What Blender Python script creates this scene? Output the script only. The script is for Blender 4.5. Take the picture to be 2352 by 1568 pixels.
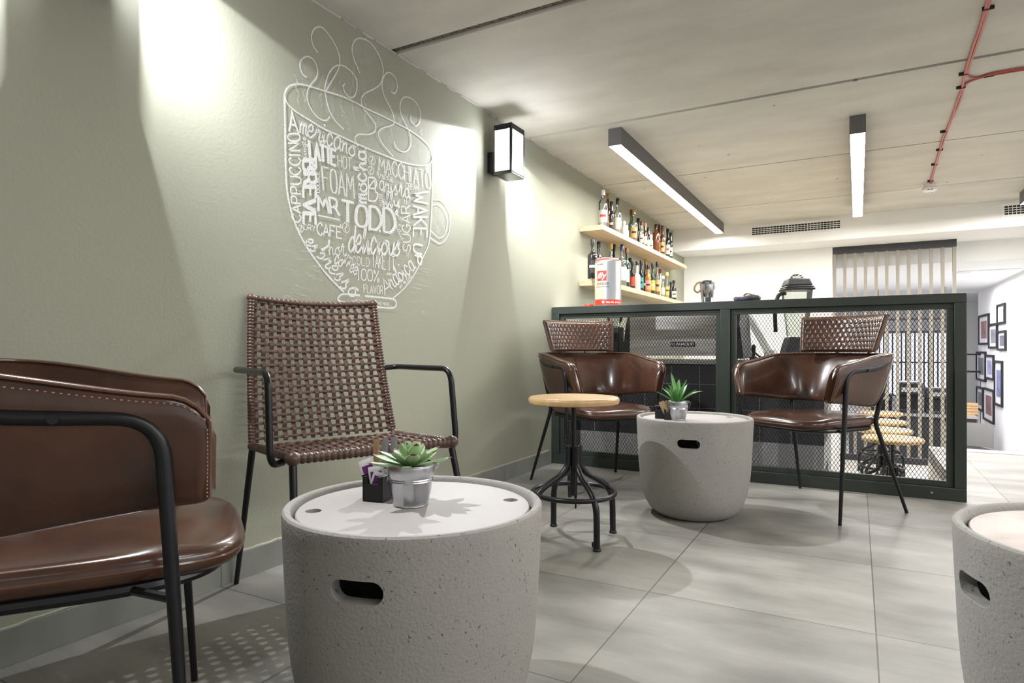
import bpy, math, random
from mathutils import Vector, Matrix
random.seed(7)
PI = math.pi
# ------------------------------------------------------------------ camera, world, exposure
for o in list(bpy.data.objects): bpy.data.objects.remove(o)
sc = bpy.context.scene
COL = sc.collection
H = 0.88; FP = 1449.0; CX = 1176.0; HY = 802.0
YAW = math.atan2(794.0, 1449.0); SN, CS = math.sin(YAW), math.cos(YAW)
cd = bpy.data.cameras.new('camera'); cam = bpy.data.objects.new('camera', cd); COL.objects.link(cam)
cam.location = (0, 0, H); cam.rotation_euler = (PI/2, 0, YAW)
cd.sensor_width = 36; cd.lens = 36*FP/2352; cd.shift_y = 18/2352; cd.clip_start = 0.02; cd.clip_end = 60
sc.camera = cam
w = bpy.data.worlds.new('world'); sc.world = w; w.use_nodes = True
w.node_tree.nodes['Background'].inputs[0].default_value = (0.95, 0.96, 1.0, 1)
w.node_tree.nodes['Background'].inputs[1].default_value = 0.65
sc.view_settings.view_transform = 'Standard'; sc.view_settings.look = 'None'
sc.view_settings.gamma = 1; sc.view_settings.use_curve_mapping = False
sc.view_settings.exposure = 0.95
STRIP = 44.0        # linear lamp diffuser
WALLLAMP = 185.0    # watts of each wall lamp bulb
def area(name, loc, sx, sy, power, col=(1, .97, .92), rot=(0, 0, 0)):
    l = bpy.data.lights.new(name, 'AREA'); l.shape = 'RECTANGLE'; l.size = sx; l.size_y = sy
    l.energy = power; l.color = col
    o = bpy.data.objects.new(name, l); COL.objects.link(o); o.location = loc; o.rotation_euler = rot
    return o
# the ceiling lights of the seating area, above and behind the viewpoint, and those of the far room
area('seating_light', (1.2, 0.6, 2.30), 0.12, 2.0, 16, (1, .985, .96))
area('seating_light', (2.9, 2.6, 2.30), 0.12, 4.0, 80, (1, .985, .96))
area('seating_light', (0.2, -1.6, 2.30), 1.6, 0.12, 2.5, (1, .985, .97))
area('far_room_light', (1.1, 11.2, 1.86), 1.2, 2.5, 46, (.93, .93, 1))
area('far_room_light', (-0.6, 10.6, 1.86), 2.0, 1.4, 36, (.95, .94, 1))
area('bar_fill', (1.1, 6.2, 2.27), .09, 2.8, 26, (1, .98, .94))  # added fill to brighten the bar walls and soffit, no fixture here

def wp(lat, fwd, z=0.0): return Vector((-SN*fwd + CS*lat, CS*fwd + SN*lat, z))
def P(px, py, z=0.0):                       # a pixel on the horizontal plane z
    t = (H - z)*FP/(py - HY); return wp((px-CX)/FP*t, t, z)
def PW(px, py, X=-2.08):                    # a pixel on a plane x = X
    L = (px-CX)/FP; t = X/(-SN + CS*L); return Vector((X, t*(CS+SN*L), H + (HY-py)/FP*t))
def PY(px, py, Y):                          # a pixel on a plane y = Y
    L = (px-CX)/FP; t = Y/(CS+SN*L); return Vector((t*(-SN+CS*L), Y, H + (HY-py)/FP*t))
def ang(lat, fwd):                          # heading so that local +y looks along (lat, fwd)
    v = wp(lat, fwd); return math.atan2(-v.x, v.y)

# ------------------------------------------------------------------ materials
def lin(c): return tuple(((v/255)/12.92 if v/255 <= .04045 else ((v/255+.055)/1.055)**2.4) for v in c) + (1,)
def mat(name, rgb, rough=.5, metal=0., spec=.5, noise=None, bump=None, emit=0, coat=0, alpha=1, trans=0, ior=1.45):
    """noise=(scale, rgb2, contrast[, stretch])  bump=(scale, strength)"""
    m = bpy.data.materials.new(name); m.use_nodes = True; nt = m.node_tree; b = nt.nodes['Principled BSDF']
    c = lin(rgb); b.inputs['Base Color'].default_value = c
    b.inputs['Roughness'].default_value = rough; b.inputs['Metallic'].default_value = metal
    b.inputs['Specular IOR Level'].default_value = spec; b.inputs['Coat Weight'].default_value = coat
    b.inputs['Coat Roughness'].default_value = .12
    b.inputs['Transmission Weight'].default_value = trans; b.inputs['IOR'].default_value = ior; b.inputs['Alpha'].default_value = alpha
    tc = nt.nodes.new('ShaderNodeTexCoord')
    if noise:
        mp = nt.nodes.new('ShaderNodeMapping'); nt.links.new(tc.outputs['Object'], mp.inputs[0])
        if len(noise) > 3: mp.inputs['Scale'].default_value = noise[3]
        n = nt.nodes.new('ShaderNodeTexNoise'); n.inputs['Scale'].default_value = noise[0]; n.inputs['Detail'].default_value = 6
        nt.links.new(mp.outputs[0], n.inputs['Vector'])
        r = nt.nodes.new('ShaderNodeValToRGB'); k = noise[2]
        r.color_ramp.elements[0].position = .5-k; r.color_ramp.elements[1].position = .5+k
        r.color_ramp.elements[0].color = c; r.color_ramp.elements[1].color = lin(noise[1])
        nt.links.new(n.outputs['Fac'], r.inputs[0]); nt.links.new(r.outputs[0], b.inputs['Base Color'])
        m['ramp'] = r.name
    if bump:
        n2 = nt.nodes.new('ShaderNodeTexNoise'); n2.inputs['Scale'].default_value = bump[0]; n2.inputs['Detail'].default_value = 5
        nt.links.new(tc.outputs['Object'], n2.inputs['Vector'])
        bp = nt.nodes.new('ShaderNodeBump'); bp.inputs['Strength'].default_value = bump[1]; bp.inputs['Distance'].default_value = .01
        nt.links.new(n2.outputs['Fac'], bp.inputs['Height']); nt.links.new(bp.outputs[0], b.inputs['Normal'])
    if emit:
        b.inputs['Emission Color'].default_value = c; b.inputs['Emission Strength'].default_value = emit
    return m
def pits(m, scale, size, dark, bumpstr=.6):           # dark air holes of cast concrete
    nt = m.node_tree; b = nt.nodes['Principled BSDF']
    tc = nt.nodes.new('ShaderNodeTexCoord'); v = nt.nodes.new('ShaderNodeTexVoronoi'); v.inputs['Scale'].default_value = scale
    wn = nt.nodes.new('ShaderNodeTexNoise'); wn.inputs['Scale'].default_value = scale*1.3
    mx0 = nt.nodes.new('ShaderNodeMixRGB'); mx0.inputs[0].default_value = .02
    nt.links.new(tc.outputs['Object'], wn.inputs['Vector']); nt.links.new(tc.outputs['Object'], mx0.inputs[1]); nt.links.new(wn.outputs['Color'], mx0.inputs[2])
    nt.links.new(mx0.outputs[0], v.inputs['Vector'])
    sz = nt.nodes.new('ShaderNodeMath'); sz.operation = 'MULTIPLY'; sz.inputs[1].default_value = size
    sepc = nt.nodes.new('ShaderNodeSeparateColor'); nt.links.new(v.outputs['Color'], sepc.inputs[0])
    pw = nt.nodes.new('ShaderNodeMath'); pw.operation = 'POWER'; pw.inputs[1].default_value = 6
    nt.links.new(sepc.outputs[0], pw.inputs[0]); nt.links.new(pw.outputs[0], sz.inputs[0])
    lt = nt.nodes.new('ShaderNodeMath'); lt.operation = 'LESS_THAN'
    nt.links.new(v.outputs['Distance'], lt.inputs[0]); nt.links.new(sz.outputs[0], lt.inputs[1])
    mx = nt.nodes.new('ShaderNodeMixRGB'); mx.inputs[2].default_value = lin(dark)
    src = b.inputs['Base Color'].links[0].from_socket
    nt.links.new(lt.outputs[0], mx.inputs[0]); nt.links.new(src, mx.inputs[1]); nt.links.new(mx.outputs[0], b.inputs['Base Color'])
    return m
def emis(name, rgb, s):
    m = bpy.data.materials.new(name); m.use_nodes = True; nt = m.node_tree
    for n in list(nt.nodes): nt.nodes.remove(n)
    e = nt.nodes.new('ShaderNodeEmission'); e.inputs[0].default_value = lin(rgb); e.inputs[1].default_value = s
    o = nt.nodes.new('ShaderNodeOutputMaterial'); nt.links.new(e.outputs[0], o.inputs[0]); return m
def see_through(name, rgb, fac, emit=None, grain=None, rough=.8):
    """mix of clear and a surface: lamp glass, chalk dust, thin glass"""
    m = bpy.data.materials.new(name); m.use_nodes = True; nt = m.node_tree
    for n in list(nt.nodes): nt.nodes.remove(n)
    o = nt.nodes.new('ShaderNodeOutputMaterial'); mx = nt.nodes.new('ShaderNodeMixShader'); tr = nt.nodes.new('ShaderNodeBsdfTransparent')
    if emit:
        s = nt.nodes.new('ShaderNodeEmission'); s.inputs[0].default_value = lin(rgb); s.inputs[1].default_value = emit
    else:
        s = nt.nodes.new('ShaderNodeBsdfPrincipled'); s.inputs['Base Color'].default_value = lin(rgb); s.inputs['Roughness'].default_value = rough
    mx.inputs[0].default_value = fac
    if grain:
        tc = nt.nodes.new('ShaderNodeTexCoord'); n = nt.nodes.new('ShaderNodeTexNoise'); n.inputs['Scale'].default_value = grain[0]; n.inputs['Detail'].default_value = 3
        r = nt.nodes.new('ShaderNodeValToRGB'); r.color_ramp.elements[0].position = grain[1]; r.color_ramp.elements[1].position = grain[2]
        r.color_ramp.elements[0].color = (0, 0, 0, 1); r.color_ramp.elements[1].color = (fac, fac, fac, 1)
        nt.links.new(tc.outputs['Object'], n.inputs['Vector']); nt.links.new(n.outputs['Fac'], r.inputs[0]); nt.links.new(r.outputs[0], mx.inputs[0])
    nt.links.new(tr.outputs[0], mx.inputs[1]); nt.links.new(s.outputs[0], mx.inputs[2]); nt.links.new(mx.outputs[0], o.inputs[0])
    return m
def glass(name, rgb, rough=.02, body=.25):
    """thin clear glass: mostly see-through with reflections and a tint"""
    m = bpy.data.materials.new(name); m.use_nodes = True; nt = m.node_tree
    for n in list(nt.nodes): nt.nodes.remove(n)
    o = nt.nodes.new('ShaderNodeOutputMaterial'); fr = nt.nodes.new('ShaderNodeFresnel'); fr.inputs[0].default_value = 1.45
    tr = nt.nodes.new('ShaderNodeBsdfTransparent'); tr.inputs[0].default_value = lin(rgb)
    gl = nt.nodes.new('ShaderNodeBsdfGlossy'); gl.inputs['Roughness'].default_value = rough
    df = nt.nodes.new('ShaderNodeBsdfDiffuse'); df.inputs[0].default_value = lin(rgb)
    m1 = nt.nodes.new('ShaderNodeMixShader'); m1.inputs[0].default_value = body
    nt.links.new(tr.outputs[0], m1.inputs[1]); nt.links.new(df.outputs[0], m1.inputs[2])
    ad = nt.nodes.new('ShaderNodeMath'); ad.operation = 'ADD'; ad.inputs[1].default_value = .06; nt.links.new(fr.outputs[0], ad.inputs[0])
    m2 = nt.nodes.new('ShaderNodeMixShader'); nt.links.new(ad.outputs[0], m2.inputs[0]); nt.links.new(m1.outputs[0], m2.inputs[1]); nt.links.new(gl.outputs[0], m2.inputs[2])
    nt.links.new(m2.outputs[0], o.inputs[0]); return m
M = {}
M['wall'] = mat('sage_paint', (160, 161, 144), .75, noise=(1.2, (166, 167, 150), .3), bump=(90, .06), spec=.3)
M['white'] = mat('white_paint', (238, 238, 236), .7)
M['concrete'] = mat('slab_concrete', (190, 187, 178), .85, noise=(2.2, (206, 203, 193), .22, (1.0, 2.4, 1)), bump=(30, .12))
pits(M['concrete'], 7, .10, (140, 136, 126))
M['joint'] = mat('rough_aggregate', (98, 94, 88), .95, noise=(70, (150, 144, 134), .12), bump=(80, 1.0))
M['table'] = pits(mat('cast_concrete', (143, 140, 135), .8, noise=(5, (152, 149, 143), .2), bump=(140, .25)), 140, .40, (92, 89, 85))
M['lid'] = mat('smooth_concrete', (168, 163, 160), .55, noise=(4, (160, 155, 151), .25), bump=(60, .03))
M['lid_stained'] = mat('stained_concrete', (172, 163, 156), .5, noise=(5, (152, 136, 125), .08))
M['leather'] = mat('brown_leather', (54, 35, 26), .26, noise=(7, (80, 51, 37), .2), bump=(160, .03), coat=.35)
M['piping'] = mat('leather_piping', (92, 60, 44), .3, coat=.3)
M['thread'] = mat('pale_thread', (176, 140, 116), .8)
M['weave'] = mat('brown_weave', (76, 56, 48), .38, noise=(18, (92, 70, 58), .2))
M['black'] = mat('black_metal', (30, 30, 32), .32, metal=.3)
M['matt'] = mat('matt_black', (24, 24, 25), .5)
M['green'] = mat('dark_green_metal', (52, 58, 52), .38, metal=.1, noise=(6, (47, 52, 47), .2))
M['wire'] = mat('wire_mesh', (40, 40, 42), .35, metal=.7)
M['steel'] = mat('brushed_steel', (206, 203, 198), .32, metal=.6, noise=(4, (150, 146, 142), .3, (1, 1, 12)))
M['chrome'] = mat('polished_steel', (214, 214, 216), .12, metal=1)
M['zinc'] = mat('galvanised_steel', (196, 198, 202), .27, metal=1, noise=(16, (166, 168, 172), .2))
M['wood'] = mat('light_wood', (205, 172, 125), .4, noise=(3.2, (184, 148, 100), .25, (1, 9, 1)), coat=.3)
M['pine'] = mat('pine_shelf', (206, 186, 156), .5, noise=(3.5, (186, 160, 124), .2, (9, .8, 9)))
M['housing'] = mat('lamp_housing', (104, 102, 102), .5, metal=.3)
M['diffuser'] = emis('lit_diffuser', (255, 252, 246), STRIP)
M['bulb'] = emis('lit_bulb', (250, 250, 255), 10)
M['lampglass'] = see_through('lit_lamp_glass', (246, 246, 255), .35, emit=16)
M['chalk'] = see_through('white_chalk', (250, 250, 248), .92, grain=(420, .36, .52))
M['smudge'] = see_through('chalk_dust', (232, 232, 228), .20, grain=(25, .3, .75))
M['faint'] = see_through('faint_chalk', (238, 238, 234), .5, grain=(200, .42, .6))
M['green_leaf'] = mat('succulent_green', (132, 160, 112), .4, noise=(14, (158, 180, 138), .25))
M['dark_leaf'] = mat('aloe_green', (60, 116, 54), .35, noise=(20, (98, 152, 80), .2))
M['tip'] = mat('leaf_tip_brown', (96, 52, 48), .5)
M['soil'] = mat('soil', (52, 44, 38), .95, bump=(60, 1))
M['paper'] = mat('paper_white', (228, 224, 226), .7)
M['purple'] = mat('purple_print', (112, 46, 118), .6)
M['silver_paper'] = mat('silver_sachet', (150, 150, 152), .4, metal=.4)
M['brown_paper'] = mat('brown_sachet', (160, 134, 98), .7)
M['dark_panel'] = mat('charcoal_panel', (50, 50, 52), .5)
M['grey_panel'] = mat('grey_panel', (150, 148, 146), .55)
M['slat'] = mat('beige_slat', (150, 144, 133), .5)
M['rail'] = mat('dark_grey_rail', (62, 62, 66), .5)
M['red_cable'] = mat('red_conduit', (176, 82, 72), .35)
M['plastic'] = mat('white_plastic', (236, 236, 234), .35)
M['red'] = mat('red_print', (196, 52, 32), .45)
M['yellow'] = mat('yellow_print', (232, 190, 70), .5)
M['cloth'] = mat('grey_cloth', (66, 68, 78), .9)
M['tan'] = mat('tan_leather', (150, 116, 78), .6)
M['canmetal'] = mat('can_silver', (150, 150, 153), .3, metal=.6)
M['ink'] = mat('dark_ink', (70, 66, 64), .6)
M['lilac'] = emis('bright_window', (232, 232, 255), 1.25)
M['dlight'] = emis('downlight', (245, 245, 255), 6)
M['leather_near'] = M['leather']

# ------------------------------------------------------------------ mesh helpers
class MB:
    def __init__(s): s.v = []; s.f = []; s.sm = []; s.mi = []
    def add(s, vs, fs, smooth=True, mi=0):
        b = len(s.v); s.v += [tuple(v) for v in vs]; s.f += [tuple(i+b for i in f) for f in fs]
        s.sm += [smooth]*len(fs); s.mi += [mi]*len(fs); return s
    def box(s, x0, x1, y0, y1, z0, z1, mx=None, mi=0):
        vs = [Vector((x, y, z)) for z in (z0, z1) for y in (y0, y1) for x in (x0, x1)]
        if mx: vs = [mx @ v for v in vs]
        return s.add(vs, [(0, 2, 3, 1), (4, 5, 7, 6), (0, 1, 5, 4), (2, 6, 7, 3), (0, 4, 6, 2), (1, 3, 7, 5)], False, mi)
    def tube(s, pts, r, n=12, closed=False, mi=0, flat=None, up=None):
        pts = [Vector(p) for p in pts]; N = len(pts)
        rs = r if isinstance(r, (list, tuple)) else [r]*N
        tang = []
        for i in range(N):
            a = pts[(i-1) % N] if (closed or i > 0) else pts[i]; b = pts[(i+1) % N] if (closed or i < N-1) else pts[i]
            tang.append((b-a).normalized())
        u = Vector(up) if up else (Vector((0, 0, 1)) if abs(tang[0].z) < .9 else Vector((1, 0, 0)))
        u = (u - tang[0]*u.dot(tang[0])).normalized()
        vs = []
        for i in range(N):
            u = (u - tang[i]*u.dot(tang[i]))
            u = u.normalized() if u.length > 1e-6 else tang[i].orthogonal().normalized()
            w_ = tang[i].cross(u)
            for k in range(n):
                a = 2*PI*k/n + (PI/n if flat else 0)
                fw, fh = flat if flat else (1, 1)
                ca, sa = math.cos(a), math.sin(a)
                if flat:
                    ca = math.copysign(abs(ca)**.5, ca); sa = math.copysign(abs(sa)**.5, sa)
                vs.append(pts[i] + w_*(ca*rs[i]*fw) + u*(sa*rs[i]*fh))
        fs = []
        for i in range(N if closed else N-1):
            j = (i+1) % N
            for k in range(n): fs.append((i*n+k, i*n+(k+1) % n, j*n+(k+1) % n, j*n+k))
        if not closed: fs.append(tuple(range(n))[::-1]); fs.append(tuple((N-1)*n+k for k in range(n)))
        return s.add(vs, fs, True, mi)
    def lathe(s, prof, n=48, c=(0, 0, 0), closed=False, mi=0, squash=None):
        vs = []; fs = []
        for r, z in prof:
            for k in range(n):
                a = 2*PI*k/n; vs.append((c[0]+r*math.cos(a), c[1]+r*math.sin(a), c[2]+z))
        m = len(prof)
        for i in range(m if closed else m-1):
            j = (i+1) % m
            for k in range(n): fs.append((i*n+k, i*n+(k+1) % n, j*n+(k+1) % n, j*n+k))
        if not closed:
            if prof[0][0] > 1e-5: fs.append(tuple(range(n))[::-1])
            if prof[-1][0] > 1e-5: fs.append(tuple((m-1)*n+k for k in range(n)))
        return s.add(vs, fs, True, mi)
    def grid(s, fn, nu, nv, cu=False, cv=False, mi=0):
        vs = [fn(i/(nu if cu else nu-1), j/(nv if cv else nv-1)) for i in range(nu) for j in range(nv)]
        fs = []
        for i in range(nu if cu else nu-1):
            for j in range(nv if cv else nv-1):
                a = i*nv+j; b = ((i+1) % nu)*nv+j; c = ((i+1) % nu)*nv+(j+1) % nv; d = i*nv+(j+1) % nv
                fs.append((a, b, c, d))
        return s.add(vs, fs, True, mi)
    def prism(s, poly, z0, z1, mx=None, mi=0):
        n = len(poly); vs = [Vector((x, y, z)) for z in (z0, z1) for x, y in poly]
        if mx: vs = [mx @ v for v in vs]
        fs = [tuple(range(n))[::-1], tuple(range(n, 2*n))] + [(i, (i+1) % n, n+(i+1) % n, n+i) for i in range(n)]
        return s.add(vs, fs, False, mi)
    def build(s, name, m, parent=None, bevel=0, loc=None, rz=0, sub=0, auto=True, seg=2):
        me = bpy.data.meshes.new(name); me.from_pydata(s.v, [], s.f)
        me.polygons.foreach_set('use_smooth', s.sm); me.polygons.foreach_set('material_index', s.mi)
        for x in (m if isinstance(m, (list, tuple)) else [m]): me.materials.append(M[x] if isinstance(x, str) else x)
        me.validate(); me.update()
        if auto: me.set_sharp_from_angle(angle=math.radians(42))
        o = bpy.data.objects.new(name, me); COL.objects.link(o)
        if parent: o.parent = parent
        if loc is not None: o.location = loc
        o.rotation_euler.z = rz
        if bevel:
            b = o.modifiers.new('bevel', 'BEVEL'); b.width = bevel; b.segments = seg; b.limit_method = 'ANGLE'; b.angle_limit = math.radians(50)
        if sub:
            b = o.modifiers.new('sub', 'SUBSURF'); b.levels = sub; b.render_levels = sub
        return o
def tag(o, label, cat, group=None, kind=None):
    o['label'] = label; o['category'] = cat
    if group: o['group'] = group
    if kind: o['kind'] = kind
    return o
def thing(name, label, cat, loc=(0, 0, 0), rz=0, group=None):
    o = bpy.data.objects.new(name, None); COL.objects.link(o); o.empty_display_size = .1
    o.location = loc; o.rotation_euler = (0, 0, rz); return tag(o, label, cat, group)
def struct(o): o['kind'] = 'structure'; return o
def copy_tree(root, loc, rz, label, group=None, skip=()):
    def cp(o, par):
        c = o.copy(); COL.objects.link(c); c.parent = par
        for ch in [x for x in bpy.data.objects if x.parent == o]:
            if ch.name.split('.')[0] not in skip: cp(ch, c)
        return c
    r = cp(root, None); r.location = loc; r.rotation_euler = (0, 0, rz); r['label'] = label
    if group: r['group'] = group
    return r
def fillet(pts, rad, n=6):
    pts = [Vector(p) for p in pts]; out = [pts[0]]
    for i in range(1, len(pts)-1):
        a, b, c = pts[i-1], pts[i], pts[i+1]; r = rad[i] if isinstance(rad, dict) and i in rad else (rad if not isinstance(rad, dict) else 0)
        if not r: out.append(b); continue
        d1 = min(r, (a-b).length*.49); d2 = min(r, (c-b).length*.49)
        p = b+(a-b).normalized()*d1; q = b+(c-b).normalized()*d2
        for k in range(n+1):
            t = k/n; out.append(p*(1-t)**2 + b*2*t*(1-t) + q*t*t)
    out.append(pts[-1]); return out
def smooth(pts, k=6, closed=False):
    pts = [Vector(p) for p in pts]; n = len(pts); out = []
    for i in range(n if closed else n-1):
        g = (lambda j: pts[j % n]) if closed else (lambda j: pts[max(0, min(n-1, j))])
        p0, p1, p2, p3 = g(i-1), g(i), g(i+1), g(i+2)
        for q in range(k):
            t = q/k
            out.append(.5*((2*p1)+(p2-p0)*t+(2*p0-5*p1+4*p2-p3)*t*t+(3*p1-p0-3*p2+p3)*t**3))
    if not closed: out.append(pts[-1])
    return out

# ------------------------------------------------------------------ the setting
ZC = 2.40; WX = -2.08; LOW = -0.46; LOW2 = -0.95
# tiled floor
fm = mat('floor_tile', (114, 112, 107), .42, noise=(2.2, (150, 147, 140), .17, (1, 2.2, 1)), bump=(30, .02), spec=.4)
nt = fm.node_tree; b = nt.nodes['Principled BSDF']
tc = nt.nodes.new('ShaderNodeTexCoord'); mp = nt.nodes.new('ShaderNodeMapping')
mp.inputs['Location'].default_value = (.665/.715, -2.248/.715+4, 0); mp.inputs['Scale'].default_value = (1/.715, 1/.715, 1)
br = nt.nodes.new('ShaderNodeTexBrick'); br.offset = 0; br.squash = 1
br.inputs['Scale'].default_value = 1; br.inputs['Brick Width'].default_value = 1; br.inputs['Row Height'].default_value = 1
br.inputs['Mortar Size'].default_value = .0032; br.inputs['Mortar Smooth'].default_value = .1
br.inputs['Color1'].default_value = (.84, .84, .84, 1); br.inputs['Color2'].default_value = (1.08, 1.08, 1.07, 1); br.inputs['Mortar'].default_value = (.30, .29, .27, 1)
mul = nt.nodes.new('ShaderNodeMixRGB'); mul.blend_type = 'MULTIPLY'; mul.inputs[0].default_value = 1
nt.links.new(tc.outputs['Object'], mp.inputs[0]); nt.links.new(mp.outputs[0], br.inputs['Vector'])
# fine brushed streaks inside the tiles
sm = nt.nodes.new('ShaderNodeMapping'); sm.inputs['Scale'].default_value = (3, 60, 1); sn = nt.nodes.new('ShaderNodeTexNoise'); sn.inputs['Scale'].default_value = 1; sn.inputs['Detail'].default_value = 4
nt.links.new(tc.outputs['Object'], sm.inputs[0]); nt.links.new(sm.outputs[0], sn.inputs['Vector'])
sr = nt.nodes.new('ShaderNodeValToRGB'); sr.color_ramp.elements[0].position = .3; sr.color_ramp.elements[1].position = .7
sr.color_ramp.elements[0].color = (.9, .9, .9, 1); sr.color_ramp.elements[1].color = (1.05, 1.05, 1.05, 1); nt.links.new(sn.outputs['Fac'], sr.inputs[0])
mul2 = nt.nodes.new('ShaderNodeMixRGB'); mul2.blend_type = 'MULTIPLY'; mul2.inputs[0].default_value = .6
nt.links.new(b.inputs['Base Color'].links[0].from_socket, mul2.inputs[1]); nt.links.new(sr.outputs[0], mul2.inputs[2])
nt.links.new(mul2.outputs[0], mul.inputs[1]); nt.links.new(br.outputs['Color'], mul.inputs[2]); nt.links.new(mul.outputs[0], b.inputs['Base Color'])
M['floor'] = fm
struct(MB().box(WX-.1, 5, -3, 4.50, -.12, 0).box(.56, 5, 4.50, 6.78, -.12, 0).build('floor', 'floor'))
M['lowfloor'] = mat('pale_floor', (206, 203, 196), .4)
struct(MB().box(WX-.1, 5, 4.50, 9.0, LOW-.1, LOW).build('floor_lower', 'lowfloor'))
struct(MB().box(WX-.1, 5, 9.0, 17, LOW2-.1, LOW2).build('floor_far', 'lowfloor'))
struct(MB().box(WX, .555, 4.505, 4.53, LOW, -.001).box(.56, 5, 6.78, 6.80, LOW, -.0).build('trim_1', 'grey_panel'))
struct(MB().box(.555, .559, 4.531, 6.78, LOW, -.121).build('trim_6', 'lowfloor'))
struct(MB().box(-2.18, 1.90, 8.98, 9.0, LOW2, LOW-.001).build('trim_2', 'grey_panel'))
# pale nosing strip where the upper floor ends
struct(MB().box(.56, 5, 6.62, 6.81, 0.0005, .004).build('trim_3', 'lid'))
# walls
struct(MB().box(WX-.1, WX, -3, 8.68, LOW, ZC).build('wall_left', 'wall'))
struct(MB().box(WX-.1, 5, -3.1, -3, -.1, ZC).build('wall_rear', 'white'))
struct(MB().box(5, 5.1, 6.78, 17, LOW2, ZC).build('wall_right', 'white'))
xs = PY(1912, 700, 8.68).x
struct(MB().box(WX-.1, xs, 8.68, 8.80, LOW, 2.13).build('wall_back', 'white'))
struct(MB().box(WX-.1, xs, 8.80, 8.95, LOW2, 1.9).build('wall_back_core', 'white'))
struct(MB().box(1.90, 2.02, 8.95, 13.97, LOW2, 1.9).box(2.02, 5, 8.85, 8.95, LOW, 2.13).build('wall_corridor', 'white'))
struct(MB().box(-4, 6, 16.9, 17, LOW2, 1.9).box(-2.3, -2.18, 8.9, 17, LOW2, 1.9).build('wall_far', 'white'))
# ceiling slabs with open joints
js = [-3, 1.04, 2.54, 4.05, 5.55, 7.05, 8.09]; gap = [0, .03, .055, .036, .016, .013, 0]
cb = MB()
for i in range(len(js)-1): cb.box(WX-.1, 5, js[i]+gap[i]/2, js[i+1]-gap[i+1]/2, ZC, ZC+.15)
struct(cb.build('ceiling', 'concrete'))
struct(MB().box(WX-.1, 5, -3, 8.2, ZC+.018, ZC+.16).build('ceiling_joints', 'joint'))
# ragged mortar along the wall/ceiling line
rg = MB()
y = 1.2
while y < 8.0:
    l = random.uniform(.05, .25); rg.tube([(WX+.002, y, ZC-.002), (WX+.003, y+l/2, ZC-.004-random.random()*.004), (WX+.002, y+l, ZC-.002)], random.uniform(.003, .006), 6); y += l*random.uniform(.9, 1.6)
struct(rg.build('trim_4', 'concrete'))
# soffit over the bar, lower ceilings behind it
struct(MB().box(WX-.1, 5, 8.09, 8.95, 2.13, ZC+.15).build('ceiling_soffit', 'white'))
struct(MB().box(WX-.2, 5, 8.95, 17, 1.90, 2.2).build('ceiling_far', 'white'))
# baseboard of grey tiles with a lip of dried paint
bb = MB(); y = -3.0
M['skirting'] = mat('skirting_tile', (126, 128, 122), .5, noise=(6, (150, 151, 145), .25, (1, 1, .35)))
y = 2.248-.715*7
while y < 4.36:
    y1 = min(y+.713, 4.40)
    bb.box(WX, WX+.012, y, y1, 0, .104); y += .715
struct(bb.build('baseboard_left', 'skirting', bevel=.001))
lp = MB(); y = -1.0; pts = []
while y < 4.38:
    pts.append((WX+.004, y, .106+random.uniform(-.0015, .0025))); y += .03
lp.tube(pts, .0048, 6)
struct(lp.build('trim_5', 'wall'))
struct(MB().box(1.235, 4.9, 6.605, 6.617, 0, .104).box(1.235, 4.9, 6.617, 6.66, 0, .10).build('baseboard_right', 'skirting'))

# ------------------------------------------------------------------ air vents in the soffit
def vent(px0, px1, pyt, pyb, label):
    a = PY(px0, pyt, 8.09); c = PY(px1, pyt-(px1-px0)*.08, 8.09); bt = PY(px0, pyb, 8.09)
    x0, x1, z1, z0 = a.x, c.x, a.z, bt.z
    t = thing('air_vent', label, 'vent', ((x0+x1)/2, 8.09, z0)); wd = (x1-x0)/2; h = z1-z0
    m = .028
    MB().box(-wd, wd, -.012, 0, 0, m).box(-wd, wd, -.012, 0, h-m, h).box(-wd, -wd+m, -.012, 0, m, h-m).box(wd-m, wd, -.012, 0, m, h-m).build('frame', 'white', t)
    MB().box(-wd+m, wd-m, -.002, 0, m, h-m).build('backing', 'matt', t)
    g = MB(); n = int((2*wd-2*m)/.033)
    for i in range(1, n): x = -wd+m+(2*wd-2*m)*i/n; g.box(x-.0022, x+.0022, -.009, -.003, m, h-m)
    for i in range(1, 4): z = m+(h-2*m)*i/4; g.box(-wd+m, wd-m, -.010, -.004, z-.0035, z+.0035)
    g.build('louvre', 'plastic', t)
vent(1722, 1936, 519, 546, 'long white slatted air vent in the soffit between the two strip lights')
vent(2299, 2420, 468, 501, 'white air vent cut off by the right edge of the photo')

# ------------------------------------------------------------------ strip lights
def strip(x, y0, y1, label, lab=True):
    t = thing('strip_light', label, 'ceiling light', (x, (y0+y1)/2, 2.28), 0, 'strip lights on the concrete ceiling'); L = (y1-y0)/2
    MB().box(-.047, .047, -L, -L+.004, 0, .12).box(-.047, .047, L-.004, L, 0, .12).box(-.047, -.043, -L+.004, L-.004, 0, .12).box(.043, .047, -L+.004, L-.004, 0, .12).box(-.043, .043, -L+.004, L-.004, .10, .12).build('housing', 'housing', t)
    MB().box(-.043, .043, -L+.004, L-.004, .002, .010).build('diffuser', 'diffuser', t)
strip(-1.464, 4.14, 7.90, 'strip light running above the bottle shelves')
strip(0.0, 4.665, 6.12, 'near strip light of the pair in the middle of the ceiling')
strip(0.0, 6.135, 7.60, 'far strip light of the pair in the middle of the ceiling')
strip(1.427, 5.2, 7.75, 'strip light cut off by the right edge, only its far end showing')

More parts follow.
